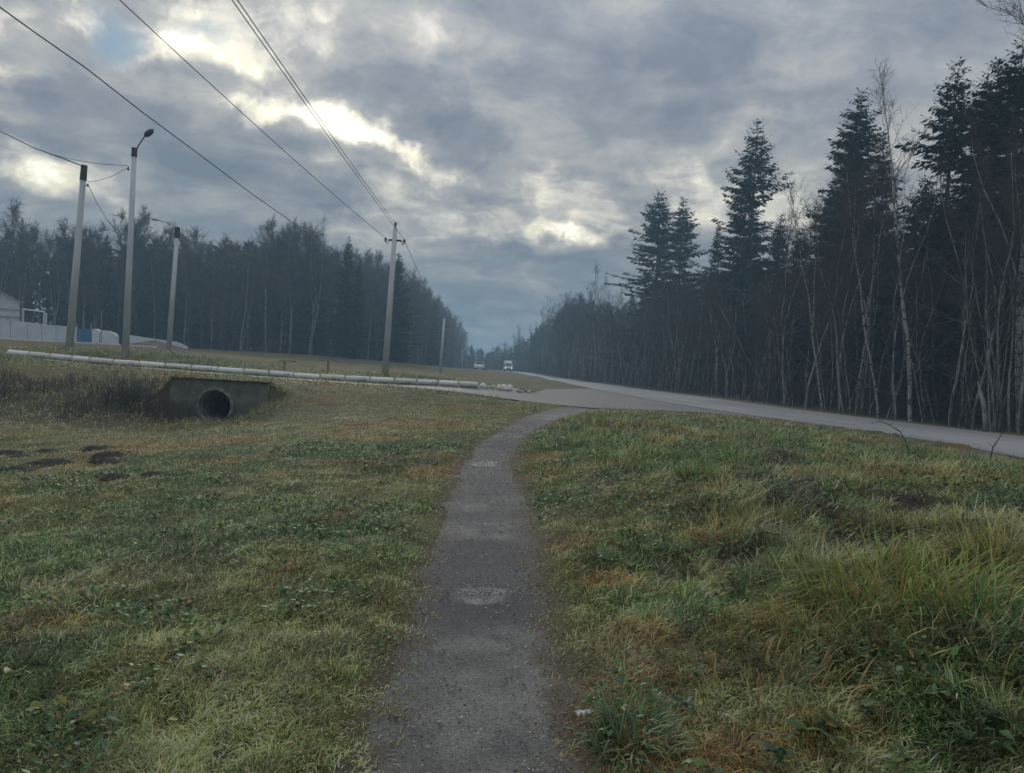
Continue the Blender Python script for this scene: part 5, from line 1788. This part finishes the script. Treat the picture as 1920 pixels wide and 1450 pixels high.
def forest():
    r_ = random.Random(5)
    cnt = dict(a=0, b=0, s=0)
    far = []
    # right wood
    for row, off in enumerate((1.8, 4.2, 7.5, 11.5, 16, 22)):
        y = 30 + r_.random() * 2
        while y < 330:
            x = edge_right(min(y, 299)) + off * (1 + max(0, y - 120) * .001) + r_.uniform(-.8, .8) + 1.2
            if y > 299: x = edge_right(299) + off + (299 - y) * .25
            px, py = px_of(x, y, 5)
            step = (2.0 + y * .03) * (1.0 if row < 2 else 1.25)
            if px < 1990 and px > 880:
                top = skyline(px, RSKY) + r_.uniform(-14, 34)
                hh = h_for(px, top, x, y)
                hmax = 22 if row < 3 else 27
                hh = min(hh, hmax) * r_.uniform(.82, 1.02)
                q = r_.random()
                lab = None
                if row >= 2 and q < (.62 if row > 3 else .34):
                    k = r_.choice([0, 1, 1, 4]); hh2 = hh * .93
                    tt = put_tree('spruce_tree', SPR[k], x, y, hh2 / SPR_H[k], 'dark spruce inside the dense wood behind the main road', 'spruce tree', 'spruces inside the right wood', sxy=hh2 / SPR_H[k] * 1.25); cnt['s'] += 1
                elif row < 3 and q > .72:
                    k = r_.choice([1, 2, 3])
                    tt = put_tree('birch_tree', BIR[k], x, y, min(1.3, hh / BIR_H[k]), 'slender pale tree among the crowded trunks behind the main road', 'birch tree', 'pale trees inside the right wood', lean=(r_.uniform(-.04, .04), r_.uniform(-.09, .01))); cnt['b'] += 1
                else:
                    k = r_.randrange(6)
                    tt = put_tree('bare_tree', ALD[k], x, y, hh / ALD_H[k], 'leafless grey tree in the dense wood behind the main road', 'bare tree', 'leafless trees of the right wood', lean=(r_.uniform(-.03, .03), r_.uniform(-.07, .02)), sxy=max(.8, hh / ALD_H[k])); cnt['a'] += 1
            if 880 < px < 1990: TREES.append((px, row, 0, {'s': 'dark spruce', 'b': 'pale slender tree', 'a': 'leafless tree'}[tt.name[0].replace('b', 'a') if tt.name.startswith('bare') else tt.name[0]], tt))
            y += step * r_.uniform(.7, 1.3)
    # left wood
    seg = np.r_[0, np.cumsum(np.linalg.norm(np.diff(LE, axis=0), axis=1))]
    for row, off in enumerate((1, 4.5, 9, 14)):
        s = r_.random() * 3
        while s < seg[-1]:
            x = float(np.interp(s, seg, LE[:, 0])); y = float(np.interp(s, seg, LE[:, 1]))
            if s < seg[3]: y += off; x += r_.uniform(-.6, .6)
            else: x -= off
            y += r_.uniform(-1, 1)
            px, py = px_of(x, y, 8)
            step = 2.6 + .026 * max(0, y - 110) + row * .75
            if -90 < px < 900:
                top = skyline(px, LSKY) + r_.uniform(-14, 26) + row * 2 + (float(fbm(np.array([px]), np.array([3.0]), 55.0, 3, 2)[0]) - .5) * 95 * (1 if px < 700 else .4)
                hh = h_for(px, top, x, y) * r_.uniform(.9, 1.02)
                q = r_.random()
                if q < .12 and row > 0:
                    k = r_.choice([1, 2, 4]); hh *= .9
                    tt = put_tree('spruce_tree', SPR[k], x, y, hh / SPR_H[k], 'dark spruce buried in the leafless wood beyond the meadow', 'spruce tree', 'spruces inside the left wood', sxy=hh / SPR_H[k] * 1.1); cnt['s'] += 1
                elif q < .32 and row < 2:
                    k = r_.choice([0, 1]); tt = put_tree('birch_tree', BIR[k], x, y, hh / BIR_H[k], 'white stemmed birch in the wood beyond the meadow', 'birch tree', 'birches of the left wood'); cnt['b'] += 1
                else:
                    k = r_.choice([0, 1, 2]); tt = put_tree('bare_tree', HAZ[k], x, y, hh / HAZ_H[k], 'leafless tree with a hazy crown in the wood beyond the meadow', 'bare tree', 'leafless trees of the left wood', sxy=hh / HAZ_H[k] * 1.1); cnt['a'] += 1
            if -90 < px < 900: TREES.append((px, row, 1, {'s': 'dark spruce', 'b': 'white birch', 'a': 'leafless tree'}['a' if tt.name.startswith('bare') else tt.name[0]], tt))
            s += step * r_.uniform(.7, 1.3)
    print('TREES', cnt)


forest()
relabel()
# a few standing-out bare crowns
for px, py, Y, k, hh_off, lab in ((1130, 508, 112, 2, 0, 'bare open crowned tree rising above the low end of the right wood'), (1470, 372, 78, 2, 0, 'bare twiggy tree right of the lone tall spruce'), (1168, 545, 105, 0, 0, 'leafless tree left of the broad spruce')):
    X = ray(px, py)[0] * Y
    hh = h_for(px, py, X, Y)
    put_tree('bare_tree', ALD[k], X, Y, hh / ALD_H[k], lab, 'bare tree', None, sxy=.9)


# thicket: saplings and dead stems between the trunks, and the deep wood behind it all
def thicket(name, label, pts, seed, hmin, hmax, r0, nside=3, mt='twig'):
    r_ = np.random.default_rng(seed)
    sg = Seg()
    zz = H(pts[:, 0], pts[:, 1])
    for (x, y), z in zip(pts, zz):
        hh = r_.uniform(hmin, hmax)
        p = np.array((x, y, z - .1)); d = np.array((r_.normal(0, .12), r_.normal(0, .12), 1.0))
        pts_, _ = polyline(p, d, hh, 4, .09, r_, .02)
        for s_ in range(4): sg.add(pts_[s_], pts_[s_ + 1], r0 * (1 - s_ / 4) + .004, r0 * (1 - (s_ + 1) / 4) + .004)
        for b_ in range(5):
            i = int(r_.integers(1, 4)); dv = r_.normal(0, 1, 3); dv[2] = abs(dv[2]) + .3; dv /= np.linalg.norm(dv)
            q = pts_[i] + dv * hh * r_.uniform(.12, .3)
            sg.add(pts_[i], q, r0 * .45, r0 * .25)
    V, Q = sg.geo(nside)
    me = np_mesh(name, V, quads=Q, mat=M[mt])
    return tag(link(bpy.data.objects.new(name, me)), label, kind='stuff')


n = 5200
yy = 26 + rng.random(n) ** 1.5 * 200
xx = np.interp(yy, RF[:, 1], RF[:, 0]) + 1.3 + rng.random(n) ** 1.1 * 16
thicket('undergrowth', 'tangle of thin dark saplings between the trunks of the right wood', np.stack([xx, yy], 1), 3, 1.0, 6.0, .016)
n = 2600
t = rng.random(n)
seg = np.r_[0, np.cumsum(np.linalg.norm(np.diff(LE, axis=0), axis=1))]
ss = t * seg[-1]
xx = np.interp(ss, seg, LE[:, 0]); yy = np.interp(ss, seg, LE[:, 1])
off = rng.random(n) * 14
yy = np.where(ss < seg[3], yy + off, yy); xx = np.where(ss < seg[3], xx, xx - off)
thicket('undergrowth', 'thin saplings along the foot of the left wood', np.stack([xx, yy], 1), 4, 1.5, 7.0, .022)
# dead reeds in the ditch beside the culvert
n = 2600
xx = rng.uniform(-25, WX0 - .3, n); yy = rng.uniform(25.0, 30.2, n)
_k = fbm(xx, yy, 1.1, 3, 50) > .50
xx, yy = xx[_k], yy[_k]
thicket('undergrowth', 'dark dead reeds and stems filling the ditch left of the culvert', np.stack([xx, yy], 1), 5, .15, .6, .006)


n = 120
yy = 28 + rng.random(n) ** 1.3 * 110
xx = np.interp(yy, RF[:, 1], RF[:, 0]) + .9 + rng.random(n) * 2.6
thicket('undergrowth', 'thin pale saplings crowding the road edge of the right wood', np.stack([xx, yy], 1), 13, 4.0, 11.0, .024, 5, 'palebark')
n = 420
xx = rng.uniform(WX0 - 1.8, CUX - .8, n); yy = rng.uniform(26.3, 27.9, n)
thicket('undergrowth', 'dead stems standing before the left half of the culvert wall', np.stack([xx, yy], 1), 14, .25, .95, .006)


def ground_leaves():
    r_ = np.random.default_rng(77)
    n = 90000
    r = 2.2 + r_.random(n) ** .8 * 14; th = r_.uniform(-.7, .74, n)
    x = r * np.sin(th); y = r * np.cos(th)
    cl = fbm(x, y, .7, 3, 61)
    side = sstep(.6, 2.0, x) * .12 - .03
    ok = (cl + side > .60) & (path_dist(x, y) > .12) & (x < np.interp(y, RN[:, 1], RN[:, 0]) - 1.2)
    x, y, r = x[ok], y[ok], r[ok]; n = len(x)
    z = H(x, y) + r_.uniform(.02, .09, n) * np.where(x > .6, 1.4, .7)
    s_ = r_.uniform(.008, .022, n) * (1 + r * .03)
    a = r_.uniform(0, 6.28, n); t1 = r_.normal(0, .45, n); t2 = r_.normal(0, .45, n)
    e1 = np.stack([np.cos(a), np.sin(a), t1], -1) * s_[:, None]; e2 = np.stack([-np.sin(a), np.cos(a), t2], -1) * s_[:, None] * .62
    c = np.stack([x, y, z], -1)
    V = np.stack([c - e1, c - e1 * .1 - e2, c + e1, c - e1 * .1 + e2], 1).reshape(-1, 3)
    me = np_mesh('ground_cover', V, quads=(np.arange(n) * 4)[:, None] + np.arange(4)[None], mat=M['leafy'])
    pal = np.array([(.06, .14, .045), (.08, .17, .05), (.05, .11, .06), (.20, .20, .05), (.17, .11, .05)])
    k = r_.choice(5, n, p=[.36, .26, .22, .08, .08])
    col = pal[k] * np.exp(r_.normal(0, .3, (n, 1)))
    set_col(me, np.repeat(col, 4, 0))
    tag(link(bpy.data.objects.new('ground_cover', me)), 'small leafy ground cover growing through the grass', kind='stuff')


ground_leaves()


# far-off wood behind the visible rows: many simple crowns in one mesh
def deep_wood():
    r_ = np.random.default_rng(9)
    base_q, base_v = [], []
    n_ = 0
    spots = []
    for i in range(300):
        y = r_.uniform(30, 360); x = edge_right(min(y, 299)) + r_.uniform(24, 46) + max(0, y - 299) * -.25
        spots.append((x, y, 0))
    for i in range(520):
        s = (r_.random() ** 1.3) * seg[-1]; x = np.interp(s, seg, LE[:, 0]); y = np.interp(s, seg, LE[:, 1]); off = r_.uniform(17, 34)
        if s < seg[3]: y += off
        else: x -= off
        spots.append((float(x), float(y), 1))
    for i in range(70):
        spots.append((r_.uniform(-60, 40), r_.uniform(350, 420), 2))
    for x, y, sd in spots:
        px, py = px_of(x, y, 8)
        top = skyline(px, LSKY if (sd == 1 or (sd == 2 and px < 920)) else RSKY) + (r_.uniform(26, 70) if sd == 1 else r_.uniform(6, 44))
        if sd == 2: top = r_.uniform(655, 668)
        hh = min(26, h_for(px, top, x, y)) if sd != 2 else h_for(px, top, x, y)
        w = r_.uniform(1.6, 3.0); z0 = h1(x, y)
        k = 110
        f = r_.random(k) ** .8
        rad = w * np.where(f < .15, .5, (1 - f) ** .6) * np.sqrt(r_.random(k))
        a = r_.uniform(0, 6.28, k)
        c = np.stack([x + rad * np.cos(a), y + rad * np.sin(a), z0 + f * hh], -1)
        e1 = r_.normal(0, 1, (k, 3)); e1 /= np.linalg.norm(e1, axis=1)[:, None]
        e2 = np.cross(e1, r_.normal(0, 1, (k, 3))); e2 /= np.linalg.norm(e2, axis=1)[:, None]
        s_ = r_.uniform(.7, 1.5, (k, 1))
        V = np.stack([c - e1 * s_, c - e2 * s_ * .3, c + e1 * s_, c + e2 * s_ * .3], 1).reshape(-1, 3)
        base_v.append(V); base_q.append((np.arange(k) * 4)[:, None] + np.arange(4)[None] + n_)
        n_ += 4 * k
    me = np_mesh('woods', np.concatenate(base_v), quads=np.concatenate(base_q), mat=M['twig'])
    tag(link(bpy.data.objects.new('woods', me)), 'dark depth of the woods behind the nearer rows of trees', kind='stuff')


deep_wood()

# ------------------------------------------------------------------ haze
mh = bpy.data.materials.new('pale haze'); mh.use_nodes = True
nt = mh.node_tree; nt.nodes.clear()
out = nt.nodes.new('ShaderNodeOutputMaterial'); pv_ = nt.nodes.new('ShaderNodeVolumePrincipled')
pv_.inputs['Color'].default_value = (0.48, 0.76, 1.0, 1)
pv_.inputs['Density'].default_value = HAZE_DENSITY
pv_.inputs['Anisotropy'].default_value = 0.2
nt.links.new(pv_.outputs[0], out.inputs['Volume'])
mb = MB(); mb.box((0, 50, 22), (3000, 3200, 54)); o = mb.build('haze', mh)
tag(o, kind='stuff')
